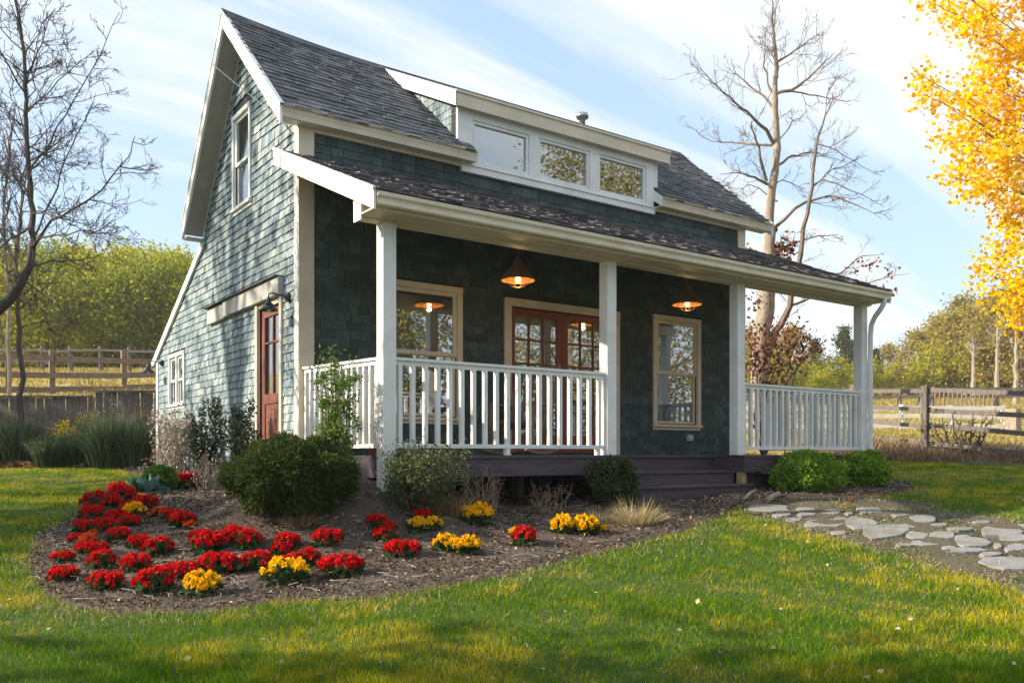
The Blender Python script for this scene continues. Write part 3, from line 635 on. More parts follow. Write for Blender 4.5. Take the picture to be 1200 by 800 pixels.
mb = MB(); mb.prism([(8.0, 2.182), (8.0, 2.335), (8.09, 2.335), (8.085, 2.27), (8.05, 2.20)], 'y', .0, .14); mb.put('beam_end', M['cream'], house)
mb = MB(); mb.box(-.232, -.21, -.01, .15, 2.165, 2.36); mb.put('beam_end', M['white'], house)
PX = [0, 2.81, 5.04, 7.80]
for i, px in enumerate(PX):
    mb = MB(); mb.box(px, px+.14, 0, .14, -.7 if i in (0, 3) else DK, 2.182); mb.put('porch_post', M['white'], house, bevel=.006)
# deck
dk = MB(); yb = -.04
while yb < D_-.03:
    x0s = [(-.02+.14 if yb < .15 else .0, 7.96)] if yb > .46 else [(.0 if yb > .15 else .142, 2.92), (5.11, 7.96)]
    for a, b_ in x0s: dk.box(a, b_, yb, yb+.125, DK-.03, DK)
    yb += .13
dk.put('deck', M['deck'], house, bevel=.003)
mb = MB()
mb.box(.142, 2.92, -.05, -.015, DK-.215, DK-.032); mb.box(5.11, 7.96, -.05, -.015, DK-.215, DK-.032); mb.box(.142, 2.93, -.065, -.03, DK-.031, DK+.002); mb.box(5.10, 7.96, -.065, -.03, DK-.031, DK+.002)
mb.box(5.11, 5.145, -.014, .46, DK-.215, DK-.032); mb.box(2.885, 2.92, -.014, .46, DK-.215, DK-.032); mb.box(2.92, 5.11, .46, .49, DK-.215, DK-.032); mb.box(2.92, 5.11, .425, .47, DK-.031, DK+.003); mb.box(0, .03, .16, D_, DK-.215, DK-.032)
mb.box(5.2, 7.9, .12, .15, DK-.45, DK-.25)
mb.put('deck_rim', M['deck'], house, bevel=.003)
for zt, yf, yb_ in ((-.205, .11, .42), (-.372, -.16, .14)):
    mb = MB(); mb.box(2.93, 5.105+(.03 if zt < -.3 else 0), yf-.025, yb_, zt-.03, zt); mb.box(2.95, 5.09+(.03 if zt < -.3 else 0), yf, yf+.02, zt-.20, zt-.031); mb.put('step', M['deck'], house, bevel=.004)
mb = MB(); mb.box(5.12, 5.21, .0, .09, -.7, DK-.216); mb.put('deck_footing', M['newwood'], house, bevel=.004)
mb = MB(); mb.box(5.12, 5.21, 1.0, 1.09, -.7, DK-.216); mb.put('deck_footing', M['oldwood'], house)
mb = MB(); mb.box(2.2, 2.3, .9, 1.0, -.8, DK-.05); mb.put('deck_footing', M['oldwood'], house)
# railings
def railing(p0, p1, n, name='railing', z0=.08, z1=.93, rise=0):
    p0, p1 = np.array(p0, float), np.array(p1, float); d = unit(p1-p0); mb = MB()
    a0, a1 = (*p0, z1-.02), (*p1, z1-.02+rise)
    mb.bar(a0, a1, .075, .028); mb.bar((*p0, z1-.055), (*p1, z1-.055+rise), .035, .045); mb.bar((*p0, z0), (*p1, z0), .045, .042)
    r_ = mb.put(name, M['white'], house, bevel=.003)
    for i in range(n):
        t = (i+.5)/n; q = p0+(p1-p0)*t; b_ = MB(); hw = .021
        b_.box(q[0]-hw, q[0]+hw, q[1]-hw, q[1]+hw, z0+.02, z1-.07+rise*t); b_.put('baluster', M['white'], r_)
    return r_
ry = .07
r1 = railing((.14, ry), (2.81, ry), 19); railing((5.18, ry), (7.80, ry), 20); railing((.045, .14), (.045, D_-.03), 14, rise=.06); railing((7.89, .14), (7.89, D_-.2), 13)
for xx in (1.45, 2.70, 6.3):
    mb = MB(); mb.box(xx, xx+.05, .05, .10, DK, .058); mb.put('rail_block', M['white'], house)
# downspout
mb = MB(); mb.tube([(7.86,-.32,2.25),(7.86,-.31,2.18),(7.86,-.26,2.10),(7.90,-.14,2.00),(7.93,-.07,1.90),(7.935,-.05,1.75),(7.935,-.05,.0),(7.935,-.05,-.45)], .036, 10, True); mb.put('downspout', M['white'], house, smooth=True)
# --- windows and doors (u along wall, w outwards)
def fbox(mb, P, u0, u1, w0, w1, z0, z1):
    a, b = P(u0, w0, z0), P(u1, w1, z1); mb.box(min(a[0],b[0]), max(a[0],b[0]), min(a[1],b[1]), max(a[1],b[1]), z0, z1)
def window(P, h, cw, mc, mid, ins, blind=.45, blindm='blind', sashm=None, mull=None, glass='glass'):
    u0, u1, z0, z1 = h; mb = MB(); sashm = sashm or mc
    fbox(mb, P, u0, u0+cw, .0, .042, z0, z1-cw-.001); fbox(mb, P, u1-cw, u1, .0, .042, z0, z1-cw-.001); fbox(mb, P, u0, u1, .0, .048, z1-cw, z1)
    win = mb.put('window', M[mc], house, bevel=.003)
    mb = MB(); fbox(mb, P, u0-.015, u1+.015, .0, .065, z0-.005, z0+.035); fbox(mb, P, u0+.0, u1-.0, .0, .03, z0-.05, z0-.006); mb.put('sill', M[mc], win, bevel=.003)
    a, b, c, d = u0+cw, u1-cw, z0+.036, z1-cw
    for (s0, s1) in ([(a, b)] if not mull else [(a, mull-.025), (mull+.025, b)]):
        if mull: q = MB()
        for nm, lo, hi, wo in (('upper_sash', mid-.02, d, .012), ('lower_sash', c, mid+.02, -.016)):
            mb = MB(); t = ins
            fbox(mb, P, s0+.001, s0+t, wo-.022, wo, lo, hi); fbox(mb, P, s1-t, s1-.001, wo-.022, wo, lo, hi); fbox(mb, P, s0+t, s1-t, wo-.022, wo, hi-t*.9, hi-.001); fbox(mb, P, s0+t, s1-t, wo-.022, wo, lo+.001, lo+t*.9)
            mb.put(nm, M[sashm], win, bevel=.002)
            mb = MB(); fbox(mb, P, s0+t*.5, s1-t*.5, wo-.014, wo-.010, lo+t*.5, hi-t*.5); mb.put('pane', M[glass], win)
    if mull: mb = MB(); fbox(mb, P, mull-.025, mull+.025, 0, .04, c, d); mb.put('mullion', M[mc], win)
    if blind: mb = MB(); fbox(mb, P, a-.02, b+.02, -.09, -.085, c+(d-c)*(1-blind), d+.02); mb.put('blind', M[blindm], win)
    return win
window(PF, W1, .075, 'casing', 1.252, .055, .55); window(PF, W2, .075, 'casing', 1.237, .055, .12)
window(PL, UW, .06, 'white', 3.86, .05, 1.0, 'curtain', 'white'); window(PL, LW, .06, 'white', 1.20, .045, .8, 'curtain', 'white', 7.22)
# french doors
mb = MB(); fbox(mb, PF, DC[0], 2.92, .0, .045, DK, 1.966); fbox(mb, PF, 4.74, DC[1], .0, .045, DK, 1.966); fbox(mb, PF, DC[0], DC[1], .0, .05, 1.967, 2.072); mb.put('door_casing', M['casing'], house, bevel=.003)
for (a, b_) in ((2.922, 3.829), (3.833, 4.738)):
    mb = MB(); st = .095
    fbox(mb, PF, a, a+st, -.06, -.015, .0, 1.955); fbox(mb, PF, b_-st, b_, -.06, -.015, .0, 1.955); fbox(mb, PF, a+st, b_-st, -.06, -.015, 1.865, 1.955); fbox(mb, PF, a+st, b_-st, -.06, -.015, .0, .26)
    for k in (1, 2): u = a+st+(b_-a-2*st)*k/3; fbox(mb, PF, u-.013, u+.013, -.055, -.02, .26, 1.865)
    for k in range(1, 5): z = .26+1.605*k/5; fbox(mb, PF, a+st, b_-st, -.054, -.021, z-.013, z+.013)
    dr = mb.put('door', M['door'], house, bevel=.002)
    mb = MB(); fbox(mb, PF, a+st-.01, b_-st+.01, -.040, -.036, .25, 1.875); mb.put('pane', M['glass'], dr)
    mb = MB(); fbox(mb, PF, a+st, b_-st, -.10, -.095, 1.0, 1.87); mb.put('blind', M['blind'], dr)
mb = MB(); mb.tube([(3.78, D_+.02, 1.0), (3.78, D_-.03, 1.0), (3.70, D_-.035, 1.0)], .012, 8, True); mb.put('handle', M['zinc'], dr)
mb = MB(); mb.box(6.27, 6.39, D_-.06, D_-.015, .20, .30); mb.box(6.28, 6.38, D_-.075, D_-.061, .21, .27); mb.put('outlet_box', M['plastic'], house, bevel=.006)
# side door with header track
mb = MB(); fbox(mb, PL, SD[0], SD[0]+.06, 0, .045, -.1, 1.86); fbox(mb, PL, 3.36, SD[1], 0, .045, -.1, 1.86); fbox(mb, PL, 2.59, 3.36, 0, .02, 1.80, 1.865); mb.put('side_door_casing', M['cream'], house, bevel=.003)
mb = MB(); a, b_ = 2.60, 3.34
for q in ((a, a+.10, -.05, 1.79), (b_-.10, b_, -.05, 1.79), (a+.1, b_-.1, 1.69, 1.79), (a+.1, b_-.1, -.05, .20), (a+.1, b_-.1, .62, .74)): fbox(mb, PL, q[0], q[1], -.055, -.015, q[2], q[3])
fbox(mb, PL, a+.1, b_-.1, -.05, -.03, .2, .62); fbox(mb, PL, (a+b_)/2-.012, (a+b_)/2+.012, -.05, -.02, .74, 1.69); fbox(mb, PL, a+.1, b_-.1, -.05, -.02, 1.36, 1.385)
sdo = mb.put('side_door', M['sidedoor'], house, bevel=.002)
mb = MB(); fbox(mb, PL, a+.09, b_-.09, -.042, -.038, .73, 1.70); mb.put('pane', M['glass'], sdo)
mb = MB(); fbox(mb, PL, HD[0]-.02, 4.62, 0, .085, HD[2], HD[3]); mb.put('header_board', M['greywhite'], house, bevel=.003)
mb = MB(); fbox(mb, PL, 4.62, HD[1], 0, .07, HD[2]-.012, HD[3]-.012); mb.put('header_board', M['greywhite'], house, bevel=.003)
mb = MB(); fbox(mb, PL, HD[0]-.02, HD[1]+.0, 0, .12, HD[3]+.001, HD[3]+.014); mb.put('header_flashing', M['backing'], house)
# foundation
mb = MB(); mb.box(-.004, .05, D_+.1, YS-.03, -.9, -.55); mb.put('foundation', M['stone'], house)
# thin service wire at the gable
mb = MB(); mb.tube([(-.32, 4.25, 5.13), (-.2, 3.5, 4.60), (-.05, 2.6, 3.98), (-.03, D_+.1, 3.62)], .006, 5); tag(mb.put('service_wire', M['zinc']), 'thin pale wire strung under the left gable overhang', 'wire')
# ================================================================== lamps
lamp = thing('pendant_lamp', (0, 0, 0), 'rusty caged pendant lamp with a lit bulb left of the porch doors', 'lamp', 'pendant lamps under the porch roof')
R_ = .205
shade = [(.02,.27),(.035,.262),(.05,.245),(.055,.20),(.075,.17),(.085,.15),(.095,.14),(.14,.10),(.18,.055),(.20,.015),(R_,0)]
mb = MB(); mb.lathe(shade, (0,0,0), 32); sh_ = mb.put('lamp_shade', M['lampmetal'], lamp, smooth=True)
mb = MB(); mb.lathe([(r_*.965, z-.006) for r_, z in shade[4:]], (0,0,0), 32); mb.put('shade_lining', M['lampinner'], sh_, smooth=True)
mb = MB(); mb.lathe([(0,-.035),(.018,-.032),(.032,-.012),(.034,.01),(.022,.045),(.014,.07),(.0,.075)], (0,0,.01), 16); mb.put('bulb', M['bulb'], lamp, smooth=True)
mb = MB()
for k in range(3):
    a = PI*k/3+.4; mb.tube([(.125*math.cos(a)*math.cos(t), .125*math.sin(a)*math.cos(t), -.125*math.sin(t)*.72-.0) for t in np.linspace(0, PI, 13)], .004, 5)
mb.tube([(.127*math.cos(t), .127*math.sin(t), .0) for t in np.linspace(0, 2*PI, 25)], .004, 5)
mb.put('cage', M['lampmetal'], lamp)
mb = MB(); mb.tube([(0,0,.26),(0,0,.30)], .012, 8); mb.tube([(0,0,.3),(0,0,.78)], .005, 6); mb.put('cord', M['lampmetal'], lamp)
lamp.location = (2.29, 1.0, 2.065)
copy_tree(lamp, (5.16, .98, 2.065), 1.1, 1, 'rusty caged pendant lamp with a lit bulb above the right porch window')
def bulb_light(x, y):
    l = bpy.data.lights.new('bulb_light', 'POINT'); l.energy = 2.0; l.color = (1, .55, .22); l.shadow_soft_size = .03; o = bpy.data.objects.new('bulb_light', l); o.location = (x, y, 2.0); col.objects.link(o)
bulb_light(2.29, 1.0); bulb_light(5.16, .98)
wl = thing('wall_lamp', (0,0,0), 'blue black gooseneck barn lamp above the side door', 'lamp', 'gooseneck lamps on the side wall')
mb = MB(); mb.lathe([(.0,.14),(.014,.13),(.022,.10),(.03,.07),(.055,.055),(.058,.042),(.045,.035),(.09,.008),(.105,-.012),(.107,-.022),(.10,-.022),(.06,.01),(0,.03)], (-.24,0,0), 24); mb.put('lamp_shade', M['blackmetal'], wl, smooth=True)
mb = MB(); mb.lathe([(0,-.035),(.02,-.03),(.03,-.01),(.02,.02),(0,.03)], (-.24,0,0), 12); mb.put('bulb', M['bulb_off'], wl, smooth=True)
mb = MB(); mb.tube([(-.24,0,.13),(-.235,0,.165),(-.20,0,.185),(-.13,0,.17),(-.03,0,.15)], .008, 8); mb.put('arm', M['blackmetal'], wl, smooth=True)
mb = MB(); mb.tube([(-.03,0,.15),(-.0,0,.15)], .055, 20, True); mb.tube([(-.05,0,.15),(-.03,0,.15)], .03, 16, True); mb.put('wall_plate', M['blackmetal'], wl, smooth=False)
wl.location = (-.022, 2.33, 1.66)
copy_tree(wl, (-.022, 8.12, 1.40), 0, 1, 'blue black gooseneck barn lamp at the far end of the side wall')
# ================================================================== rocking chair
rc = thing('rocking_chair', (0,0,0), 'dark brown wooden rocking chair on the porch behind the railing', 'chair')
mb = MB()
for k in range(7): mb.bar((-.26, -.24+k*.075, .40-.012*k), (.26, -.24+k*.075, .40-.012*k), .06, .02)
mb.put('seat', M['chair'], rc)
mb = MB()
for k in range(6): x = -.2+k*.08; mb.bar((x, .24, .34), (x*1.05, .50, 1.06), .05, .015)
mb.bar((-.28, .51, 1.08), (.28, .51, 1.08), .025, .09); mb.bar((-.26, .25, .38), (.26, .25, .38), .025, .05)
for s in (-1, 1): mb.bar((s*.27, .22, .30), (s*.29, .52, 1.14), .035, .04)
mb.put('backrest', M['chair'], rc)
for s in (-1, 1):
    mb = MB(); mb.bar((s*.30, -.30, .62), (s*.30, .36, .60), .08, .025); mb.put('armrest', M['chair'], rc)
    mb = MB(); mb.bar((s*.28, -.24, .05), (s*.29, -.26, .61), .04, .04); mb.put('leg', M['chair'], rc)
    mb = MB(); mb.bar((s*.28, .20, .05), (s*.28, .22, .36), .04, .04); mb.put('leg', M['chair'], rc)
    mb = MB(); pts = [(s*.28, t, .02+.22*t*t) for t in np.linspace(-.45, .62, 14)]
    for p, q in zip(pts, pts[1:]): mb.bar(p, q, .035, .04)
    mb.put('rocker', M['chair'], rc)
rc.location = (2.55, 1.30, 0); rc.rotation_euler = (0, 0, math.radians(-62))
pot = thing('flower_pot', (.55, 1.2, DK), 'brown clay pot on the porch floor beside the left post', 'pot')
mb = MB(); mb.lathe([(0,0),(.10,0),(.14,.22),(.155,.22),(.155,.26),(.135,.26),(.13,.22),(0,.21)], (.55,1.2,DK), 20); mb.put('pot_body', M['terracotta'], pot, smooth=True)
v, f = leaves(np.array([.55,1.2,DK+.28])+rng.normal(size=(160,3))*[.07,.07,.06], .07); put('foliage', v, f, M['brownleaf'], pot)
bw = thing('watering_can', (.80, 1.0, DK), 'small pale grey watering can on the porch floor', 'watering can')
mb = MB(); mb.lathe([(0,0),(.08,0),(.085,.13),(.05,.16),(.045,.16),(.0,.15)], (.8,1.0,DK), 20); mb.put('can_body', M['zinc'], bw, smooth=True)
mb = MB(); mb.tube([(.87,1.0,DK+.04),(.95,1.0,DK+.10),(1.0,1.0,DK+.17)], [.014,.01,.018], 8); mb.put('spout', M['zinc'], bw)
mb = MB(); mb.tube([(.73,1.0,DK+.15),(.68,1.0,DK+.14),(.67,1.0,DK+.08),(.72,1.0,DK+.04)], .008, 6); mb.put('handle', M['zinc'], bw)
#--PART2--
# ================================================================== FENCES
def post(mb, p, w_, z0, z1): mb.box(p[0]-w_/2, p[0]+w_/2, p[1]-w_/2, p[1]+w_/2, z0, z1)
def fence(name, pts, hts, label, mat, pw=.12, rh=.13, rw=.04, ph=1.45, extra=None, h1=None):
    t = thing(name, (pts[0][0], pts[0][1], float(terr(*pts[0][:2]))), label, 'fence')
    P = [np.array([p[0], p[1], float(terr(p[0], p[1]))]) for p in pts]
    for i, p in enumerate(P):
        mb = MB(); q = MB(); q.box(-pw/2, pw/2, -pw/2, pw/2, -.3, ph*rng.uniform(.97, 1.03)); a = rng.uniform(-.1, .1)
        mb.add([(p[0]+x*math.cos(a)-y*math.sin(a)+rng.uniform(-.004,.004), p[1]+x*math.sin(a)+y*math.cos(a), p[2]+z) for x, y, z in q.v], q.f); mb.put('post', M[mat], t, bevel=.008)
    for k, h in enumerate(hts):
        for i in range(len(P)-1):
            j = [rng.uniform(-.03, .03) for _ in range(2)]
            ha, hb = (h, h) if h1 is None else (h+(h1[k]-h)*i/(len(P)-1), h+(h1[k]-h)*(i+1)/(len(P)-1))
            d = unit((P[i+1]-P[i])[:2]); nrm = np.array([d[1], -d[0], 0])*(pw/2+rw/2+.004)
            mb = MB(); a = P[i]+[0,0,ha+j[0]]+nrm; b = P[i+1]+[0,0,hb+j[1]]+nrm; mb.bar(a-np.append(d*.06, 0), b+np.append(d*.0, 0), rw, rh); mb.put('rail', M[mat], t, bevel=.005)
    return t, P
wp = lambda px, d: at(px, 500, d)[:2]
fence('rail_fence', [wp(1225,16.6), wp(1084,20), wp(1000,24), wp(930,29)], [.12,.55,.93,1.37], 'weathered brown post and rail fence behind the bare shrub on the right', 'oldwood', .14, .10, .045, 1.52)
fence('white_fence', [wp(x, 32) for x in (860, 932, 1000, 1057, 1115, 1176)], [.20,.55,.86], 'long white three rail paddock fence beyond the brown fence', 'whitefence', .14, .15, .04, .98)
t, P = fence('dark_fence', [wp(x, 50) for x in (940, 1000, 1054, 1078, 1092, 1168, 1215)], [.75,1.2], 'distant dark paddock fence with a run of pale pickets', 'oldwood', .2, .12, .05, 1.3)
for k in range(14):
    x, y = wp(1096+k*5.2, 49.7); z = float(terr(x, y)); mb = MB(); mb.box(x-.05, x+.05, y-.03, y+.03, z-.1, z+1.0); mb.put('picket', M['railwood'], t)
gpost = wp(1187, 31.5); mb = MB(); post(mb, gpost, .42, float(terr(*gpost))-.1, float(terr(*gpost))+.85); tag(mb.put('gate_pillar', M['bark_pale'], bevel=.02), 'pale square pillar at the end of the white paddock fence', 'pillar')
fence('rail_fence', [wp(-60,21.4), wp(10,21.8), wp(61,22.6), wp(145,24.2), wp(235,26)], [.18,.62,1.08], 'brown three rail fence above the board wall on the left', 'railwood', .14, .15, .045, 1.16, h1=[.0,.36,.72])
fence('far_fence', [wp(x, 36) for x in (-30, 50, 83, 118, 152, 190, 240)], [.5,.9], 'grey distant post fence before the left woodland', 'oldwood', .16, .10, .04, 1.1)
bf = thing('board_fence', (*W(18.1, -10)[:2], 0), 'low grey weathered board fence behind the lavender row', 'fence')
for (pa, pb, top) in ((-90, 108, 1.20), (112, 215, 1.31)):
    a = np.array(wp(pa, 18.15)); b = np.array(wp(pb, 18.15)); L = np.linalg.norm(b-a); d = (b-a)/L; s = 0; mb = MB()
    while s < L:
        wd = rng.uniform(.13, .17); p = a+d*(s+wd/2); q = a+d*(s+wd-.012+.0)
        mb.bar((*(a+d*s), (top+.0)/2+rng.uniform(-.006,.006)), (*q, (top+.0)/2), .022+rng.uniform(0,.01), top-.02+rng.uniform(-.012,.012)); s += wd
    mb.put('board_panel', M['oldwood'], bf)
    mb = MB(); mb.bar((*a, top+.015), (*b, top+.015), .10, .045); mb.put('cap_rail', M['oldwood'], bf, bevel=.006)
# ================================================================== SHRUBS
def lumpy(n, w_, h, lobes=14, amp=.16, inner=.35, flat=.0):
    D = unit(rng.normal(size=(n, 3))); D[:, 2] = np.where(D[:, 2] < -.75, -D[:, 2], D[:, 2])
    C = unit(rng.normal(size=(lobes, 3))); a = rng.uniform(.2, 1, lobes)
    k = 1-amp*.6+amp*(np.exp(((D@C.T)-1)*30)*a).max(1)
    rr = k*(1-inner*rng.uniform(0, 1, n)**2.2)
    P = D*rr[:, None]*np.array([w_/2, w_/2, h*.56]); P[:, 2] += h*.46; P[:, 2] = np.maximum(P[:, 2], .01)
    return P, D
def shrub(name, label, cat, px, py, wpx, hpx, mat, n, ls, aspect=.5, out=1.2, amp=.16, inner=.4, flat=.05, twigs=12, group=None, lobes=16, d=None):
    p = gp(px, py) if d is None else at(px, py, d); dd = dep(p); w_ = wpx/1006*dd; h = hpx/1006*dd
    t = thing(name, p, label, cat, group); Pn, D = lumpy(n, w_, h, lobes, amp, inner, flat)
    v, f = leaves(p+Pn, ls, aspect, D*out); put('foliage', v, f, M[mat], t)
    mb = MB(); xs = []
    for k in range(twigs):
        a = rng.uniform(0, 2*PI); e = rng.uniform(.1, .36)*w_; top = p+[e*math.cos(a), e*math.sin(a), h*rng.uniform(.6, .9)]
        m_ = p+(top-p)*.5+rng.normal(size=3)*.03*h; mb.tube([p+rng.normal(size=3)*[.03,.03,0]-[0,0,.05], m_, top], [.012, .008, .003], 5)
    for k in range(twigs):
        j = rng.randint(len(Pn)); b0 = p+Pn[j]*.93; dr = unit(D[j]+[0,0,.6]+rng.normal(size=3)*.4)*h*rng.uniform(.06, .15)
        if Pn[j][2] < h*.3: continue
        mb.tube([b0, b0+dr*.6, b0+dr], [.003, .0025, .0015], 4); v, f = leaves(b0+dr*rng.uniform(.2, 1.05, (9, 1))+rng.normal(size=(9, 3))*.008, ls, aspect, unit(dr)*1.2); xs.append(v)
    if xs: vv = np.concatenate(xs); put('shoot', vv, np.arange(len(vv)).reshape(-1, 4), M[mat], t)['kind'] = 'stuff'
    mb.put('stem', M['twig'], t); return t
shrub('round_conifer', 'large dense dark green mounded conifer beside the left porch corner', 'shrub', 341, 600, 144, 84, 'conifer', 56000, .052, .24, 1.3, .34, .30, .10, 44, lobes=120)
shrub('holly_bush', 'small round dark green bush left of the porch steps', 'shrub', 719, 597, 68, 60, 'holly', 8000, .034, .6, .9, .5, .6, .06, 26, lobes=40)
shrub('boxwood', 'bright green boxwood right of the steps, nearer and larger of the pair', 'shrub', 946, 577, 86, 47, 'boxwood', 17000, .040, .6, .9, .26, .35, .10, 40, lobes=44)
shrub('boxwood', 'bright green boxwood at the foot of the downspout, farther of the pair', 'shrub', 1010, 571, 66, 42, 'boxwood', 12000, .042, .6, .9, .26, .35, .10, 32, lobes=34)
shrub('leafy_shrub', 'low bright green leafy plant at the far tip of the flower bed', 'plant', 187, 577, 40, 30, 'vine', 2500, .07, .5, 1, .3, .5)
p = gp(172, 580); tt = thing('cabbage_plant', p, 'blue green broad leaved plant at the far tip of the flower bed', 'plant')
v, f = leaves(p+rng.normal(size=(26,3))*[.05,.05,.02]+[0,0,.03], .26, .5, np.array([0,0,1.1]), 1, .25); put('foliage', v, f, M['cabbage'], tt)
def stems(name, label, cat, px, py, wpx, hpx, nst, mat, nl, ls, twigmat='twig', lean=.18, aspect=.5, d=None, r0=.008, leafdev=.03, topheavy=0, sub=0, up=None, sl=1.0):
    p = gp(px, py) if d is None else at(px, py, d); dd = dep(p); w_ = wpx/1006*dd; h = hpx/1006*dd
    t = thing(name, p, label, cat); mb = MB(); pts = []
    for k in range(nst):
        a = rng.uniform(0, 2*PI); e = w_/2*math.sqrt(rng.uniform(0, 1)); hh = h*rng.uniform(.6, 1.0)
        b0 = p+np.array([math.cos(a), math.sin(a), 0])*e*.45; tp = p+np.array([e*math.cos(a), e*math.sin(a), hh])
        q = [b0+(tp-b0)*s+rng.normal(size=3)*lean*.1*h*(s > 0)*(s < 1) for s in np.linspace(0, 1, 6)]
        mb.tube(q, list(np.linspace(r0, r0*.25, 6)), 5); q = np.array(q)
        for _ in range(sub):
            s = rng.uniform(.3, .95); b = q[int(s*5)]; dr = unit(rng.normal(size=3)+[0,0,.7])*h*sl*rng.uniform(.12, .3); mb.tube([b, b+dr*.5+rng.normal(size=3)*.01, b+dr], [r0*.4, r0*.3, r0*.15], 4); pts += [b+dr*s2 for s2 in rng.uniform(.3, 1.05, max(1, nl//nst//(sub+1)))]
        s = rng.uniform(.12 if not topheavy else .8, 1.02, max(1, nl//nst//(sub+1) if sub else nl//nst)); i = np.clip((s*5).astype(int), 0, 4); fr = s*5-i
        pts += list(q[i]*(1-fr)[:, None]+q[i+1]*fr[:, None])
    mb.put('stem', M[twigmat], t); pts = np.array(pts)+rng.normal(size=(len(pts), 3))*leafdev
    if nl: v, f = leaves(pts, ls, aspect, np.array([0,0,.5]) if up is None else up); put('foliage', v, f, M[mat], t)
    return t
stems('loose_shrub', 'loose olive shrub with sparse small leaves below the left porch railing', 'shrub', 494, 600, 104, 82, 46, 'loose', 7500, .032, lean=.35, leafdev=.04, r0=.006, sub=4)
stems('climbing_shrub', 'tall upright fresh green shrub growing against the side railing', 'shrub', 394, 575, 56, 168, 15, 'vine', 4600, .036, lean=.10, leafdev=.030, r0=.010, sub=3, sl=.5, d=8.05)
stems('wall_shrub', 'slender dark green shrub on the side wall, farther from the side door', 'shrub', 242, 572, 36, 106, 12, 'wall_shrub', 2400, .05, leafdev=.03, sub=0, d=11.9)
stems('wall_shrub', 'slender dark green shrub on the side wall, right beside the side door', 'shrub', 287, 576, 42, 114, 14, 'wall_shrub', 2700, .046, leafdev=.027, sub=0, d=10.4)
stems('dried_hydrangea', 'dried plant with pale tan flower heads at the far end of the side wall', 'plant', 203, 565, 56, 84, 26, 'seedhead', 1500, .05, 'bark_pale', .3, .9, leafdev=.07, topheavy=1, r0=.011, sub=2, d=13.3)
stems('dried_hydrangea', 'low pale bleached twiggy plant before the wall shrubs', 'plant', 245, 577, 46, 48, 30, 'seedhead', 120, .03, 'bark_pale', .4, .9, leafdev=.07, r0=.008, sub=4)
stems('bare_twig_shrub', 'bare pale branching shrub under the deck left of the round dark bush', 'shrub', 570, 606, 66, 70, 18, 'brush', 150, .02, 'railwood', .5, .5, r0=.007, sub=6)
stems('bare_twig_shrub', 'small cluster of bare dry stems before the dark gap under the deck', 'plant', 645, 604, 60, 40, 18, 'brush', 80, .02, 'railwood', .5, .5, r0=.006, sub=4)
stems('bare_shrub', 'leafless fan shaped shrub before the brown rail fence on the right', 'shrub', 1125, 531, 84, 55, 16, 'brush', 0, .02, 'bark_dark', .35, r0=.022, sub=7)
def tuft(name, label, cat, px, py, wpx, hpx, mat, n, bw=.006, lean=.5, group=None, d=None, plume=None):
    p = gp(px, py) if d is None else at(px, py, d); dd = dep(p); w_ = wpx/1006*dd; h = hpx/1006*dd; t = thing(name, p, label, cat, group)
    a = rng.uniform(0, 2*PI, n); e = np.sqrt(rng.uniform(0, 1, n))*w_*.22; B = p+np.stack([e*np.cos(a), e*np.sin(a), 0*a-.02], 1)
    o = np.stack([np.cos(a), np.sin(a), 0*a], 1)*rng.uniform(0, 1, n)[:, None]*(w_/2/h)*lean*1.6+rng.normal(size=(n, 3))*[.1,.1,0]
    v, f = blades(B, h*rng.uniform(.45, 1.02, n), bw*rng.uniform(.6, 1.4, n), dirs=o); put('foliage', v, f, M[mat], t)
    if plume:
        k = rng.choice(n, plume[1]); tip = v.reshape(-1, 5, 3)[k, 4]; q = np.repeat(tip, 7, 0)+rng.normal(size=(7*plume[1], 3))*[.015,.015,.05]; vv, ff = leaves(q, .03, .4, np.array([0,0,1])); put('plume', vv, ff, M[plume[0]], t)['kind'] = 'stuff'
    return t
tuft('straw_grass', 'drooping tuft of pale straw grass before the porch steps', 'grass tuft', 746, 616, 100, 40, 'straw', 800, .006, 1.1)
tuft('straw_grass', 'thin dry grass round the foot of the round dark bush', 'grass tuft', 705, 612, 70, 26, 'straw', 300, .005, 1.0)
tuft('straw_grass', 'dry tan grass at the foot of the loose olive shrub', 'grass tuft', 530, 606, 90, 38, 'brush', 500, .006, .9)
tuft('straw_grass', 'dry tan grass under the large mounded conifer', 'grass tuft', 352, 614, 90, 26, 'straw', 350, .005, 1.1)
tuft('straw_grass', 'small rusty grass tuft at the corner of the right lawn', 'grass tuft', 994, 588, 16, 10, 'litter', 90, .006, .7)
lav = [(-22,546,70,62,'far left of the row'),(22,547,66,66,'by the left frame edge'),(56,549,44,42,'low and narrow'),(84,548,46,48,'under the yellow goldenrod'),(122,549,66,74,'tallest, with tan plumes'),(158,549,50,64,'nearest the cottage corner')]
for i, (x, y, w_, h_, s) in enumerate(lav):
    tuft('lavender_clump', 'feathery grey green clump at the board fence, '+s, 'plant', x, y, w_, h_, 'sage', 1500, .016, .9, 'lavender clumps before the board fence', plume=('straw', 50 if i in (4, 5) else 14))
stems('goldenrod', 'yellow flowering stems rising behind the lavender row', 'plant', 86, 545, 56, 62, 20, 'gold', 420, .05, 'sage', .2, .7, leafdev=.05, topheavy=1, d=16.8)
stems('dry_plumes', 'tall dry tan stems in front of the board fence', 'plant', 128, 540, 70, 78, 40, 'straw', 900, .04, 'straw', .2, .4, leafdev=.05, d=17.2, r0=.005, sub=2)
stems('dry_plumes', 'thin red brown stems against the upper part of the board fence', 'plant', 112, 470, 60, 42, 26, 'brush', 300, .04, 'brush', .2, .4, leafdev=.05, d=19.5, r0=.006, sub=2)
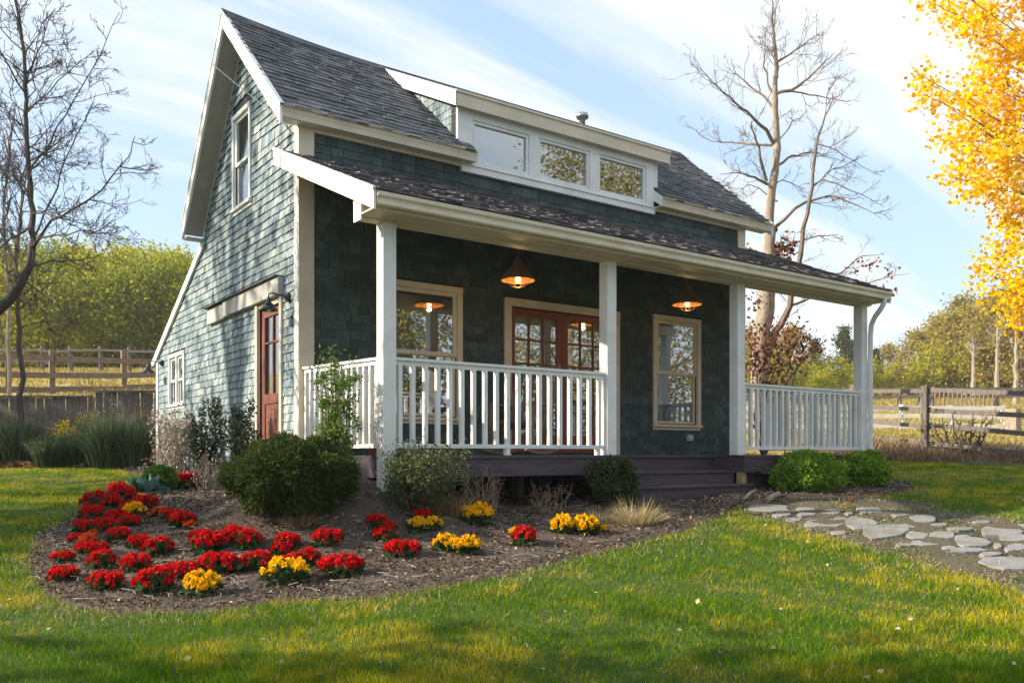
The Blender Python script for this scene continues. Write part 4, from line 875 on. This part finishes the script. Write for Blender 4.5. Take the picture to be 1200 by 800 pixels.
# dry brush bank: countless stalks
poly = [tuple(W(d, r)[:2]) for d, r in [(17.4,7.1),(17.1,8.5),(16.7,10.5),(16.4,14.0),(19.5,15),(20.5,11),(21.2,7.0)]]
n = 16000; x, y, d, r = scatter(n*3, 15.5, 21.5, .8, 1.0, .33); k = inpoly(x, y, poly); x, y, d = x[k], y[k], d[k]; k = np.sin(x*2.3+y)*np.cos(y*2.9)+rng.normal(size=len(x))*.6 > -.2; x, y = x[k], y[k]
hh = np.where(rng.uniform(0, 1, len(x)) < .15, rng.uniform(.25, .5, len(x)), rng.uniform(.06, .22, len(x)))
v, f = blades(np.stack([x, y, terr(x, y)], 1), hh, .016, .9); tag(put('dry_brush', v, f, M['brush']), 'tangled dry brown brush and stalks on the bank behind the right lawn', 'brush', kind='stuff')
def field(n, d0, d1, t0, t1, mat, name, label, h, wd):
    x, y, d, r = scatter(n, d0, d1, t1, 1.5, t0); v, f = blades(np.stack([x, y, terr(x, y)], 1), h*rng.uniform(.5, 1.3, n)*np.interp(d, [d0, d1], [1, 2.2]), wd*np.interp(d, [d0, d1], [1, 4]), .8); tag(put(name, v, f, M[mat]), label, 'grass', kind='stuff')
m = leaf_mat('paddock_grass', [(0,(.20,.17,.04)),(.5,(.36,.30,.08)),(1,(.58,.46,.18))], .4); M['paddock'] = m
field(60000, 18.6, 75, .2, .75, 'paddock', 'paddock_grass', 'sunlit golden paddock grass beyond the fence', .10, .02)
field(30000, 19.0, 60, -.75, -.25, 'paddock', 'hillside_grass', 'sunlit golden grass on the slope above the board fence', .12, .02)
# ================================================================== FLOWERS
def flower_proto(colr, name):
    t = thing(name, (0,0,0), '', 'flower'); n = 200
    Pn, D = lumpy(n, .20, .085, 8, .25, .6, 0); v, f = leaves(Pn, .045, .6, D*.8+[0,0,.3]); put('foliage', v, f, M['flowerleaf'], t)
    heads = []; nb = 50 if colr != 'yellow' else 34
    for k in range(nb):
        a = rng.uniform(0, 2*PI); e = math.sqrt(rng.uniform(0, 1))*.098; z = .088*math.sqrt(max(.05, 1-(e/.115)**2))+rng.uniform(0, .030)
        if colr == 'yellow': z += .008
        c = np.array([e*math.cos(a), e*math.sin(a), z]); q = c+unit(rng.normal(size=(38, 3)))*.014*rng.uniform(.3, 1, (38, 1)); heads.append(q)
    q = np.concatenate(heads); v, f = leaves(q, .016, .95, np.array([0,0,.5])); put('blossom', v, f, M[colr], t); return t
protos = {(c, i): flower_proto(c, 'flower_clump') for c in ('red', 'orange', 'yellow') for i in range(2)}
RL = [(75,686,30),(74,664,24),(124,698,36),(119,671,28),(160,677,30),(180,701,42),(101,654,22),(114,657,26),(91,640,20),(139,640,26),(163,650,26),(185,655,32),(99,629,24),(121,628,28),(112,604,30),(128,600,24),(143,594,30),(152,607,26),(170,602,26),(203,614,24),(213,624,26),(219,577,32),(236,640,26),(246,654,36),(212,685,38),(255,680,42),(275,643,28),(291,648,28),(300,674,36),(328,656,22),(337,650,28),(343,671,26),(361,667,26),(384,646,32),(394,667,22),(400,683,48),(441,622,22),(455,624,18),(450,637,26),(471,659,38),(496,614,22),(614,644,28),(138,584,20),(136,618,26),(108,614,26),(152,622,22)]
OL = [(105,644,22),(187,610,20),(224,623,16),(110,630,14)]
YL = [(235,705,46),(333,693,58),(489,628,26),(507,627,28),(522,653,36),(544,655,38),(558,621,38),(660,632,32),(685,632,36),(708,627,14),(158,612,28),(163,592,20),(604,631,16)]
labR = {0:'red flower clump at the leftmost front of the bed',2:'red flower clump second from the left along the front of the bed',5:'red flower clump directly left of the nearest yellow clump',21:'red flower clump beside the leafy plant at the cottage wall',24:'red flower clump directly behind the nearest yellow clump',25:'wide red flower clump right behind and right of the nearest yellow clump',35:'largest red flower clump, right of the biggest yellow clump',33:'red flower clump just behind the largest red one',39:'red flower clump left of the brightest yellow pair',40:'small red flower clump behind the yellow pair',41:'red flower clump between two yellow ones near the steps',38:'red flower clump with green leaves behind the lone red one',28:'red flower clump directly behind the wide front yellow clump',31:'red flower clump touching the back of the wide yellow clump'}
labY = ['nearest yellow flower clump at the front edge of the bed','wide yellow flower clump in the front middle of the bed','left half of the yellow pair behind the porch bed','right half of the yellow pair behind the porch bed','left half of the big bright yellow clump in mid bed','right half of the big bright yellow clump in mid bed','yellow flower clump behind the big bright one','left half of the yellow row nearest the steps','right half of the yellow row nearest the steps','tiny yellow flower clump at the end of the row nearest the steps','yellow flower clump ringed by red at the back left','dull yellow flower clump beside the leafy plant','yellow flowers tucked against a red clump near the steps']
used = set()
def flower(c, px, py, w_, label, group):
    p = gp(px, py-w_*.10); s = w_/1006*dep(p)/(.186 if c != 'yellow' else .212); i = rng.randint(2); src = protos[(c, i)]; sc = (s*rng.uniform(.95,1.05), s*rng.uniform(.95,1.05), s*rng.uniform(.95, 1.4)*min(1, (34/max(w_, 34))**.7))
    if (c, i) not in used: used.add((c, i)); src.location = tuple(p); src.rotation_euler = (0,0,rng.uniform(0,6)); src['_s'] = 1; src['label'] = label; src['group'] = group; first.append((src, sc)); del src['_s']; return
    o = copy_tree(src, p, rng.uniform(0, 6), sc, label); o['group'] = group
first = []
for i, (x, y, w_) in enumerate(RL): flower('red', x, y, w_, labR.get(i, 'clump of bright red flowers among other red clumps in the left half of the bed'), 'red flower clumps in the mulch bed')
for i, (x, y, w_) in enumerate(OL): flower('orange', x, y, w_, ['orange red flower clump on the left shoulder of the bed','orange red flower clump near the dull yellow one','small orange red flower clump right of its orange neighbour','tiny orange red flower clump at the bed edge'][i], 'orange red flower clumps')
for i, (x, y, w_) in enumerate(YL): flower('yellow', x, y, w_, labY[i], 'yellow flower clumps in the mulch bed')
for s_, sc in first: s_.scale = sc
for kk, s_ in protos.items():
    if kk not in used:
        for c in list(s_.children): bpy.data.objects.remove(c)
        bpy.data.objects.remove(s_)
# ================================================================== FLAGSTONES
FS = [(899.7,597,54,8),(943.6,598,24,4),(915,605.4,20,4.5),(945,604,23,6),(973,602,25,5),(994.5,603.4,11,3.5),(1018.6,599.5,28,6.5),(963,615,42,9.5),(1008.7,614.5,37,13),(1037,624,47,18),(1052.6,605.4,20,4),(1081,609.7,30,9.5),(1100.7,617.3,18,3.5),(1074,630,28,9),(1105,629,27,9.5),(1086.6,638.8,38,6),(1140,637.4,45,13),(1173,624,54,11),(1126,622,31,4),(1190,633,31,9.5),(1135,647.3,37,6),(1191,644,23,8.5),(1182,662.6,66,17),(1169,642,11,4.5),(982,626.7,20,4),(1235,640,50,12),(1245,665,56,18),(930,611,17,3.5),(985,610,14,3.5),(1066,618,16,4),(1128,631,16,4),(1160,652,24,5),(1112,645,18,4),(1012,603,9,2.5),(1150,614,20,3.5),(1060,641,18,4),(1210,618,30,6)]
fl = {0:'long pale flagstone nearest the porch steps, start of the path',7:'oval pale flagstone at the grass side of the path near the steps',8:'blunt wedge shaped flagstone in the middle of the path',9:'large pale flagstone with an uneven edge in mid path',16:'rounded pale flagstone just before the last big one',17:'wide flat flagstone along the far lawn side of the path',22:'biggest flagstone at the right end of the path beside the grass',11:'grey flagstone halfway along the far side of the path',6:'narrow flagstone at the far edge of the path behind the wedge shaped one',13:'small flagstone right of the large uneven one'}
for i, (x, y, w_, h_) in enumerate(FS):
    c = gp(x, y); w_ *= 1.08; a = gp(x-w_/2, y); b = gp(x+w_/2, y); f_ = gp(x, y+h_/2); g_ = gp(x, y-h_/2)
    u = (b-a)/2; q = (g_-f_)/2; nn = int(rng.choice([7, 8, 9])); mb = MB(); ph = rng.uniform(0, 6)
    ring = []
    for k in range(nn):
        t_ = 2*PI*k/nn+rng.uniform(-.15, .15); rr = 1+.13*math.sin(2*t_+ph)+.08*math.sin(3*t_+ph*2)+rng.uniform(-.13, .13)
        ct, st = math.cos(t_), math.sin(t_); e = .8; sg = lambda z_: math.copysign(abs(z_)**e, z_); p = c+u*sg(ct)*rr+q*sg(st)*rr; ring.append(p)
    tilt = rng.normal(size=2)*.012
    zt = lambda p, h: (p[0], p[1], float(terr(p[0], p[1]))+h+tilt[0]*(p[0]-c[0])+tilt[1]*(p[1]-c[1]))
    v = [zt(p, -.02) for p in ring]+[zt(p, .026) for p in ring]; f = [tuple(range(nn, 2*nn))]+[(k, (k+1)%nn, nn+(k+1)%nn, nn+k) for k in range(nn)]
    if np.cross(np.array(v[nn+1])-v[nn], np.array(v[nn+2])-v[nn+1])[2] < 0: f = [tuple(reversed(z_)) for z_ in f]
    o = put('flagstone', v, f, M['stone'], bevel=.008); tag(o, fl.get(i, 'small irregular grey flagstone set in the soil of the path'), 'flagstone', 'flagstones of the curved path')
for (a, b, r_, l) in (((886,579),(872,590),.022,'short weathered stick on the mulch beside the bottom step'),((912,584),(899,592),.035,'thicker broken stick lying before the nearer boxwood')):
    a = gp(*a); b = gp(*b); mb = MB(); mb.tube([a+[0,0,.05], (a+b)/2+[0,0,.07], b+[0,0,.05]], [r_, r_*.9, r_*.7], 7, True); tag(mb.put('stick', M['bark_pale']), l, 'stick')
# pale twigs and dead leaves lying on the mulch
x, y, d, r = scatter(1500, 5, 12, .45, 1.6, -.6); k = inpoly(x, y, bedS); x, y = x[k][:500], y[k][:500]; mb = MB()
for a, b in zip(x, y):
    z = float(terr(a, b))+.045; an = rng.uniform(0, 2*PI); L = rng.uniform(.04, .20); mb.tube([(a, b, z), (a+L*.5*math.cos(an), b+L*.5*math.sin(an), z+.012), (a+L*math.cos(an+.4), b+L*math.sin(an+.4), z+rng.uniform(0,.03))], .0028, 4)
tag(mb.put('twig_litter', M['bark_pale']), 'pale dead twigs scattered over the dark mulch', 'twigs', kind='stuff')
# ================================================================== TREES
class Tree:
    def __init__(s, minr=.003): s.v = []; s.f = []; s.tips = []; s.minr = minr
    def tube(s, pts, rad, sides):
        v, f = tube(pts, rad, sides); n = len(s.v); s.v += list(v); s.f += [tuple(i+n for i in q) for q in f]
    def grow(s, p, d, L, r, lvl, kids, up=.15, wig=.22, ang=.75, drop=.5):
        nseg = 5 if lvl > 1 else 4; pts = [np.array(p, float)]; dd = np.array(d, float)
        for i in range(nseg):
            dd = unit(dd+rng.normal(size=3)*wig+[0,0,up]); pts.append(pts[-1]+dd*L/nseg)
        rad = list(np.linspace(r, max(r*.3, s.minr*.7), nseg+1)); s.tube(pts, rad, 6 if lvl > 2 else (4 if lvl > 1 else 3)); s.tips.append(pts[-1]); s.tips.append(pts[-2])
        if lvl <= 0: return
        for k in range(kids[0]):
            t = rng.uniform(.2, 1); i = min(int(t*nseg), nseg-1); b = pts[i]+(pts[i+1]-pts[i])*(t*nseg-i); ax = unit(pts[i+1]-pts[i]); sd_ = unit(np.cross(ax, rng.normal(size=3)))
            a = ang*rng.uniform(.6, 1.3); s.grow(b, ax*math.cos(a)+sd_*math.sin(a), L*drop*rng.uniform(.6, 1.2)*(1-.4*t), max(r*.45, s.minr), lvl-1, kids[1:] or kids, up, wig, ang, drop)
    def traced(s, pts, r0, r1, kids, L, sub, sides=7, kr=None, **kw):
        P = [pts[0]]
        for a, b in zip(pts, pts[1:]):
            for t in (1/3, 2/3, 1): P.append(np.asarray(a)+(np.asarray(b)-a)*t+(rng.normal(size=3)*np.linalg.norm(np.asarray(b)-a)*.025 if t < 1 else 0))
        rad = list(np.linspace(r0, r1, len(P))); s.tube(P, rad, sides); s.tips.append(P[-1])
        for k in range(kids):
            t = rng.uniform(.15, 1.0); i = min(int(t*(len(P)-1)), len(P)-2); b = P[i]; ax = unit(P[i+1]-P[i]); sd_ = unit(np.cross(ax, rng.normal(size=3))); a = rng.uniform(.5, 1.1)
            s.grow(b, ax*math.cos(a)+sd_*math.sin(a), L*rng.uniform(.5, 1.2)*(1-.35*t), kr or max(rad[i]*.4, s.minr), len(sub), sub, **kw)
tr3 = lambda L, d, dj=0: [at(x, y, d+dj*i/len(L)) for i, (x, y) in enumerate(L)]
# left bare tree
base = W(9, -6.1); base[2] = terr(base[0], base[1])-.1
T = Tree(.0028); low = [base, W(9, -6.0, 0), at(-50, 400, 9), at(-22, 374, 9), at(0, 361, 9)]
T.traced(low+tr3([(14,347),(27,328),(34,312),(38,290)], 9), .085, .036, 0, .5, [3, 2])
trunkL = (T.v, T.f)
T = Tree(.0026)
T.traced(tr3([(38,290),(38,260),(36,221),(33,190),(31,150),(29,100),(28,60),(22,20),(14,-40)], 9), .033, .012, 30, .85, [6, 4], up=.08, kr=.008)
for L, dj, r_ in [([(38,290),(60,258),(95,240),(125,215),(150,185),(158,160)], -1.2, .018), ([(36,312),(60,305),(95,305),(115,300),(130,285)], .9, .014), ([(37,250),(70,255),(95,262)], -.8, .012),
    ([(34,200),(60,165),(85,120),(120,60),(140,15)], .9, .012), ([(32,170),(60,185),(75,205)], 1.1, .010), ([(29,135),(50,115),(80,85),(110,60)], -1, .010), ([(29,90),(50,50),(65,10)], .8, .010),
    ([(30,110),(0,60),(-20,40)], -.6, .012), ([(36,230),(10,200),(-30,190)], .6, .013), ([(37,265),(0,290),(-40,305)], -.7, .014), ([(36,312),(20,280),(-10,250)], .9, .013), ([(38,280),(60,235),(75,190),(100,140),(112,110)], .5, .013), ([(38,285),(70,275),(100,270),(112,280)], -1.6, .012), ([(22,325),(0,270),(-20,210),(-40,120)], 1.2, .02), ([(27,328),(50,345),(70,360)], -.4, .010)]:
    T.traced(tr3(L, 9, dj), r_*.85, .003, 12, .60, [5, 4], kr=.0045, up=.06)
lt = thing('bare_tree', base, 'dark leafless tree leaning in from the left frame edge', 'tree'); put('trunk', trunkL[0], trunkL[1], M['bark_dark'], lt, smooth=True); put('crown', T.v, T.f, M['bark_dark'], lt)
# thin bare trees behind it
for (px, d, h, r_, l) in ((23, 17.6, 6.2, .07, 'slim grey leafless tree at the left end of the board fence'), (9, 19.5, 6.8, .045, 'thinnest pale leafless tree behind the left fences'), (-30, 19, 6.5, .06, 'leafless tree just outside the left frame edge')):
    b = at(px, 500, d); b[2] = terr(b[0], b[1])-.1; T = Tree(.006); ps = [b+[.12*math.sin(k*1.3)*k/5, .1*math.cos(k)*k/5, h*k/6] for k in range(7)]; T.traced(ps, r_, .015, 0, 1, [3]); tv = (T.v, T.f); T = Tree(.005)
    T.traced(ps[2:], r_*.5, .01, 22, 1.5, [5, 3], kr=.014, up=.12); t = thing('bare_tree', b, l, 'tree'); put('trunk', tv[0], tv[1], M['bark_dark' if px != 9 else 'bark_pale'], t); put('crown', T.v, T.f, M['bark_dark'], t)
# big bare tree behind the porch
TD = 20.5; base = at(891, 500, TD); base[2] = terr(base[0], base[1])-.2; T = Tree(.005)
T.traced([base]+tr3([(890,470),(891,420),(896,370),(899,335)], TD), .235, .205, 0, 1, [3])
T.traced(tr3([(899,335),(902,300),(901,262)], TD), .205, .115, 0, 1, [3]); T.traced(tr3([(901,262),(903,236),(908,202),(910,162),(908,128),(908,101)], TD), .115, .065, 0, 1, [3]); tv = (T.v, T.f)
Z3 = lambda L: [(800+x/2.9625, y/2.9625) for x, y in L]; Z6 = lambda L: [(800+x/2.9625, 260+y/2.9625) for x, y in L]
T = Tree(.0045)
T.traced(tr3([(908,101),(909,67),(907,40),(905,15),(904,-12)], TD), .060, .008, 14, 1.1, [5, 2], kr=.009, up=.12)
for L, dj, r0, kk, ln in [(Z3([(320,325),(400,300),(440,270),(480,230),(530,180)]),-1,.06,10,1.3),(Z3([(345,320),(440,330),(500,340),(560,352)]),.8,.03,7,.9),(Z3([(315,375),(270,325),(190,260),(150,235)]),1,.05,9,1.1),(Z3([(318,500),(290,450),(240,405),(180,355),(120,300),(60,240)]),-1.2,.07,13,1.3),
    (Z3([(310,505),(240,500),(200,498),(100,490),(0,435)]),1.5,.045,12,1.1),(Z3([(290,630),(265,510),(237,440),(240,420)]),-.8,.06,8,.9),(Z3([(330,575),(380,540),(430,530),(470,530),(560,560)]),1,.045,9,1.1),(Z3([(295,640),(250,615),(200,600),(130,605)]),-1,.05,9,.9),(Z3([(310,650),(345,625),(430,660)]),.6,.03,6,.7),
    (Z3([(310,320),(280,230),(285,160),(290,90)]),.4,.035,9,.9),(Z3([(320,220),(370,190),(420,155),(490,110)]),-.8,.045,11,1.0),(Z3([(330,270),(310,190),(315,80)]),.3,.03,8,.9),(Z3([(320,790),(430,700),(510,680),(600,710),(690,760)]),-1.2,.06,12,1.2),(Z3([(300,790),(240,740),(180,690),(150,660)]),1,.04,9,.8),
    (Z3([(340,480),(380,420),(420,400)]),1,.02,5,.7),(Z3([(330,700),(230,640),(170,690)]),.6,.025,7,.7)]:
    T.traced(tr3(L, TD, dj), r0*.72, .005, kk, ln*.9, [4, 2], kr=.008, up=.1)
# second leader
T.traced(tr3([(900,405),(915,381),(926,358),(936,310),(941,268)]+Z3([(415,795),(450,650),(465,500),(495,400),(525,340)])[1:], TD, -1), .095, .008, 11, .9, [4, 2], kr=.008, up=.12)
for L, dj, r0 in [(Z3([(450,650),(500,600),(580,565),(640,540)]),.5,.03),(Z3([(455,640),(490,625),(560,650),(650,690),(700,720)]),-.8,.03),(Z3([(465,500),(530,520),(600,560),(690,610)]),.5,.02),(Z3([(480,450),(500,330),(520,280)]),.2,.015),([(926,358),(950,349),(965,345)],0,.05),
    ([(903,300),(930,285),(960,276),(983,275)],-.5,.05),([(900,330),(950,326),(985,320),(1010,300),(1036,297)],-1.5,.05),([(940,330),(1000,337),(1040,325),(1066,320)],-2,.03)]:
    T.traced(tr3(L, TD, dj), r0*.7, .005, 7, .8, [4, 2], kr=.008, up=.1)
bt = thing('bare_tree', base, 'tall pale barked leafless tree rising behind the right end of the porch', 'tree'); put('trunk', tv[0], tv[1], M['bark_pale'], bt, smooth=True); put('crown', T.v, T.f, M['bark_twig'], bt)
for (x, y, rp, k) in ((1020,310,13,26),(1040,322,10,16),(1000,322,8,12),(1046,345,7,16),(890,352,12,40),(882,300,9,30)):
    v, f = leaves(at(x, y, TD-1)+rng.normal(size=(k, 3))*rp/1006*TD*.5, .11, .6); put('leaf_cluster', v, f, M['brownleaf'], bt)['kind'] = 'stuff'
q = at(918, 291, TD)+rng.normal(size=(160, 3))*[.16,.16,.14]; v, f = leaves(q, .14, .6); o = put('leaf_nest', v, f, M['litter'], bt); o['kind'] = 'stuff'
def leafy(name, label, px, d, spots, mat, n, ls, rbr, cat='tree', spread=.3):
    b = at(px, 500, d); b[2] = terr(b[0], b[1]); t = thing(name, b, label, cat); T = Tree(.006); pts = []
    for (x, y, rp) in spots:
        c = at(x, y, d+rng.uniform(-.8, .8)); T.traced([b, b+(c-b)*.5+rng.normal(size=3)*.15, c], rbr, .008, 7, rp/1006*d*1.3, [3], kr=.01)
        k = int(n*rp*rp/sum(s[2]**2 for s in spots)); pts.append(c+rng.normal(size=(k, 3))*rp/1006*d*.5)
    v, f = leaves(np.concatenate(pts), ls, .6); put('crown', v, f, M[mat], t); put('trunk', T.v, T.f, M['bark_dark'], t); return t
leafy('oak_sapling', 'russet leaved sapling seen through the right porch bay', 895, 18.5, [(882,392,16),(908,388,16),(928,392,16),(940,402,14),(915,410,26),(890,415,22),(878,430,16),(935,425,16),(900,440,22),(955,405,10)], 'brownleaf', 1000, .10, .022)
# golden tree on the right
GD = 16; base = W(GD, 12.2); base[2] = terr(base[0], base[1])-.1
GB = [(1170,12,38,1),(1128,10,22,1),(1092,3,10,1),(1108,8,13,1),(1150,35,22,1),(1182,62,34,0),(1163,92,20,0),(1078,88,7,1),(1088,98,10,1),(1082,110,9,1),(1100,116,13,1),(1122,128,17,1),(1150,118,20,0),(1178,128,34,0),(1192,180,42,0),(1155,165,32,0),(1125,160,17,1),(1133,198,22,0),(1112,206,11,1),(1108,168,6,0),(1095,160,3,0),(1165,212,32,0),(1195,232,30,0),(1178,258,17,0),(1190,290,24,0),(1172,308,12,0),(1152,318,10,1),(1160,335,11,0),(1190,335,22,0),(1196,372,20,1),(1180,352,9,0),(1150,95,9,0),(1158,70,9,0),(1215,100,60,0),(1230,220,60,0),(1230,330,50,0),(1260,20,70,0),(1300,150,90,0),(1310,280,70,0),(1200,-60,60,0),(1290,-110,80,0),(1370,60,90,0),(1380,220,80,0),(1110,-30,24,1),(1150,-50,34,0)]
gt = thing('golden_tree', base, 'golden yellow autumn tree spreading in from the right frame edge', 'tree'); T = Tree(.006)
trk = [base, base+[.05,0,2.1], base+[-.05,.1,4.2], base+[.1,0,7.6]]; T.traced(trk, .24, .08, 0, 1, [2]); tv = (T.v, T.f); T = Tree(.005)
pts = []
for (x, y, rp, o_) in GB:
    c = at(x, y, GD+rng.uniform(-1.2, 1.2)); s_ = base+np.array([0, 0, max(1.6, min(7.4, (c[2]-base[2])*.62))]); m_ = s_+(c-s_)*.55+[0,0,.25]+rng.normal(size=3)*.12
    T.traced([s_, m_, c], .030 if rp > 25 else .018, .006, 6 if rp < 40 else 10, rp/1006*GD*1.5, [3], kr=.007, up=0)
    R_ = rp/1006*GD; nc = max(3, int(rp*.55)); cl = c+rng.normal(size=(nc, 3))*R_*.45; k = int(11+rp*.4); P = np.repeat(cl, k, 0)+rng.normal(size=(nc*k, 3))*.115; pts.append((P, o_))
put('trunk', tv[0], tv[1], M['bark'], gt, smooth=True); put('branch', T.v, T.f, M['bark_twig'], gt)
v, f = leaves(np.concatenate([p_ for p_, _ in pts]), .092, .8); put('crown', v, f, M['gold'], gt)
# leafy tree prototypes for the woods
def wood_tree(name, h, cw, cb, mat, n, ls, bark='bark', clumps=46, shape='round'):
    t = thing(name, (0,0,0), '', 'tree'); T = Tree(.02); lean = rng.normal(size=2)*.03*h
    tk = [np.array([lean[0]*s*s, lean[1]*s*s, h*.86*s]) for s in np.linspace(0, 1, 7)]; T.traced(tk, .018*h+.03, .03, 0, 1, [2]); C = []
    for k in range(clumps):
        s = rng.uniform(0, 1); z = h*(cb+(1-cb)*s)
        prof = (math.sin(PI*min(1, s*.92+.10))**.6) if shape == 'round' else (1-s)**.8+.05
        a = rng.uniform(0, 2*PI); e = cw/2*prof*math.sqrt(rng.uniform(.15, 1)); c = np.array([e*math.cos(a)+lean[0]*s, e*math.sin(a)+lean[1]*s, z]); C.append(c)
        if k % 2 == 0: i = min(6, max(1, int(s*4+1))); T.tube([tk[i], (tk[i]+c)/2+[0,0,.2], c], [.05*h/8, .03*h/8, .012], 4)
    C = np.array(C); k = n//clumps; rad = cw*.12; off = rng.normal(size=(clumps*k, 3)); off = off*rad*[1,1,.75]*rng.uniform(.5, 1.2, (clumps, 1)).repeat(k, 0)
    v, f = leaves(np.repeat(C, k, 0)+off, ls, .75); put('trunk', T.v, T.f, M[bark], t); put('crown', v, f, M[mat], t); return t
def forest(proto_args, spots, group, labels, name):
    pr = [wood_tree(name, *a) for a in proto_args]; u = set()
    for j, (px, d, s, k) in enumerate(spots):
        b = at(px, 450, d); b[2] = float(terr(b[0], b[1]))-.1; lab = labels[k] if isinstance(labels[k], str) else labels[k][0]
        if k not in u: u.add(k); o = pr[k]; o.location = tuple(b); o.rotation_euler = (0,0,rng.uniform(0,6)); o['label'] = lab; o['group'] = group; fin.append((o, s))
        else: o = copy_tree(pr[k], b, rng.uniform(0, 6), (s, s, s*rng.uniform(.93, 1.07)), lab); o['group'] = group
    for o, s in fin: o.scale = (s,)*3
    for i, o in enumerate(pr):
        if i not in u:
            for c in list(o.children): bpy.data.objects.remove(c)
            bpy.data.objects.remove(o)
    fin.clear()
fin = []
forest([(6.1, 5.6, .12, 'olive', 9000, .17), (6.6, 5.8, .14, 'olive2', 9000, .17), (5.2, 4.8, .06, 'olive', 7000, .16)],
       [(-35,46,1,0),(2,44,.94,2),(30,50,1.0,0),(62,45,.95,1),(95,51,1.06,0),(118,46,.9,2),(140,50,1.05,0),(168,46,.92,1),(192,50,1.03,0),(222,47,.95,1),(12,56,1.12,1),(78,57,1.12,1),(128,58,1.16,0),(170,58,1.12,1),(214,58,1.16,0),(250,50,1,2),(-70,50,1.1,1),(285,52,1.05,0),(320,55,1.1,1)],
       'trees of the left woodland', ['yellow green leafy tree of the woodland beyond the left fences', 'darker mid green leafy tree of the left woodland', 'lower bushy yellow tree at the front of the left woodland'], 'woodland_tree')
forest([(8.0, 5.2, .14, 'autumn', 4200, .30, 'bark_pale'), (8.6, 4.6, .22, 'autumn', 3800, .30, 'bark_pale'), (6.0, 5.2, .05, 'olive', 3800, .28), (7.6, 3.0, .10, 'pine', 3000, .26, 'bark_dark', 40, 'cone')],
       [(1062,82,.62,2),(1076,80,.72,0),(1092,76,.76,2),(1108,82,.86,0),(1122,76,.85,1),(1136,80,.98,0),(1150,74,.92,2),(1166,72,.98,1),(1182,76,1.05,0),(1198,70,.95,1),(1215,72,1.05,0),(1240,66,1.0,0),(1100,92,1.0,0),(1130,94,1.15,1),(1160,90,1.2,0),(1190,88,1.2,1),(1268,70,1.1,2),
        (862,66,.85,2),(884,68,.7,0),(905,62,.62,2),(925,70,.66,0),(943,64,.55,2),(958,74,.68,3),(972,70,.62,2),(985,76,.78,3),(998,80,.70,3),(1012,74,.6,2),(1026,86,.66,3),(1040,90,.62,0),(1050,84,.5,2),(840,70,.8,0),(1034,78,.42,2),(965,60,.42,2),(912,58,.45,0)],
       'trees beyond the right paddock', ['straw coloured bushy tree beyond the right paddock', 'tall pale trunked autumn tree beyond the right paddock', 'round yellow green tree beyond the right paddock', 'narrow dark pine on the horizon behind the porch post'], 'paddock_tree')
# bare pale trunks against the right wood
for (px, d, h, l) in ((1168, 60, 6.0, 'straight pale bare trunk standing before the right wood'), (1190, 58, 5.6, 'pale bare trunk nearest the golden tree, before the right wood'), (1140, 64, 5, 'thin pale bare trunk in the middle of the right wood')):
    b = at(px, 450, d); b[2] = float(terr(b[0], b[1]))-.1; T = Tree(.02); ps = [b+[.1*k*.3, 0, h*k/5] for k in range(6)]; T.traced(ps, .20, .06, 0, 1, [2]); tv = (T.v, T.f); T = Tree(.02); T.traced(ps[3:], .06, .03, 12, 1.6, [3], kr=.03)
    t = thing('bare_trunk_tree', b, l, 'tree'); put('trunk', tv[0], tv[1], M['bark_pale'], t); put('crown', T.v, T.f, M['bark_pale'], t)
# trees off frame: the ones that shade the lawn from the left and the ones mirrored in the windows
def lone(name, x, y, args, s, label, group):
    t = wood_tree(name, *args); t.location = (x, y, float(terr(x, y))-.1); t.scale = (s,)*3; t.rotation_euler = (0,0,rng.uniform(0,6)); t['label'] = label; t['group'] = group
for i, (d, r, a, s) in enumerate([(.9,-12,(8,4.6,.12,'olive',9000,.22,'bark',80),1.0),(1.9,-6.3,(5.2,2.6,.2,'olive',3800,.17,'bark',44),1.0),(6.4,-14.5,(7.6,3.4,.10,'olive',6500,.2,'bark',64),1.0),(8.9,-17,(13.0,6.0,.30,'olive2',2600,.17,'bark',60),1.0),(4.6,-23,(9.5,4.0,.3,'olive2',2400,.18,'bark',40),1.0),(15.5,-17.5,(7.5,4.2,.15,'olive',4200,.2,'bark',50),1.0)]):
    p = W(d, r); lone('shade_tree', p[0], p[1], a, s, 'leafy tree outside the left frame edge that shades the lawn', 'shade trees left of the lawn')
for i, (x, y, h, k) in enumerate([(8,-18,8.5,'mirror'),(12.5,-20,9.5,'mirror'),(17.5,-21,11.5,'mirror'),(21.5,-19,15,'mirror'),(27,-19,15.5,'mirror'),(33,-17,15,'mirror'),(39,-14,14,'olive2'),(30,-26,18,'mirror'),(3,-19,7,'olive'),(15,-25,10,'olive2')]):
    lone('mirrored_tree', x, y, (h, h*.55, .02, k, 13000, .15, 'bark', 90), 1.0, 'tree across the yard, seen only mirrored in the window glass', 'trees mirrored in the windows')
# ================================================================== thin autumn haze
xs = (-190, 190); mb = MB(); mb.box(-190, 190, -60, 250, -2.6, 46)
m, nt_, b_ = newmat('haze'); nt_.nodes.remove(b_); pv = nt_.nodes.new('ShaderNodeVolumePrincipled'); pv.inputs['Density'].default_value = .0008; pv.inputs['Color'].default_value = (.93,.95,.97,1); pv.inputs['Anisotropy'].default_value = .2
nt_.links.new(pv.outputs[0], nt_.nodes['Material Output'].inputs['Volume']); M['haze'] = m
tag(mb.put('haze', m), 'thin pale autumn haze lying over the far woods', 'haze', kind='stuff')
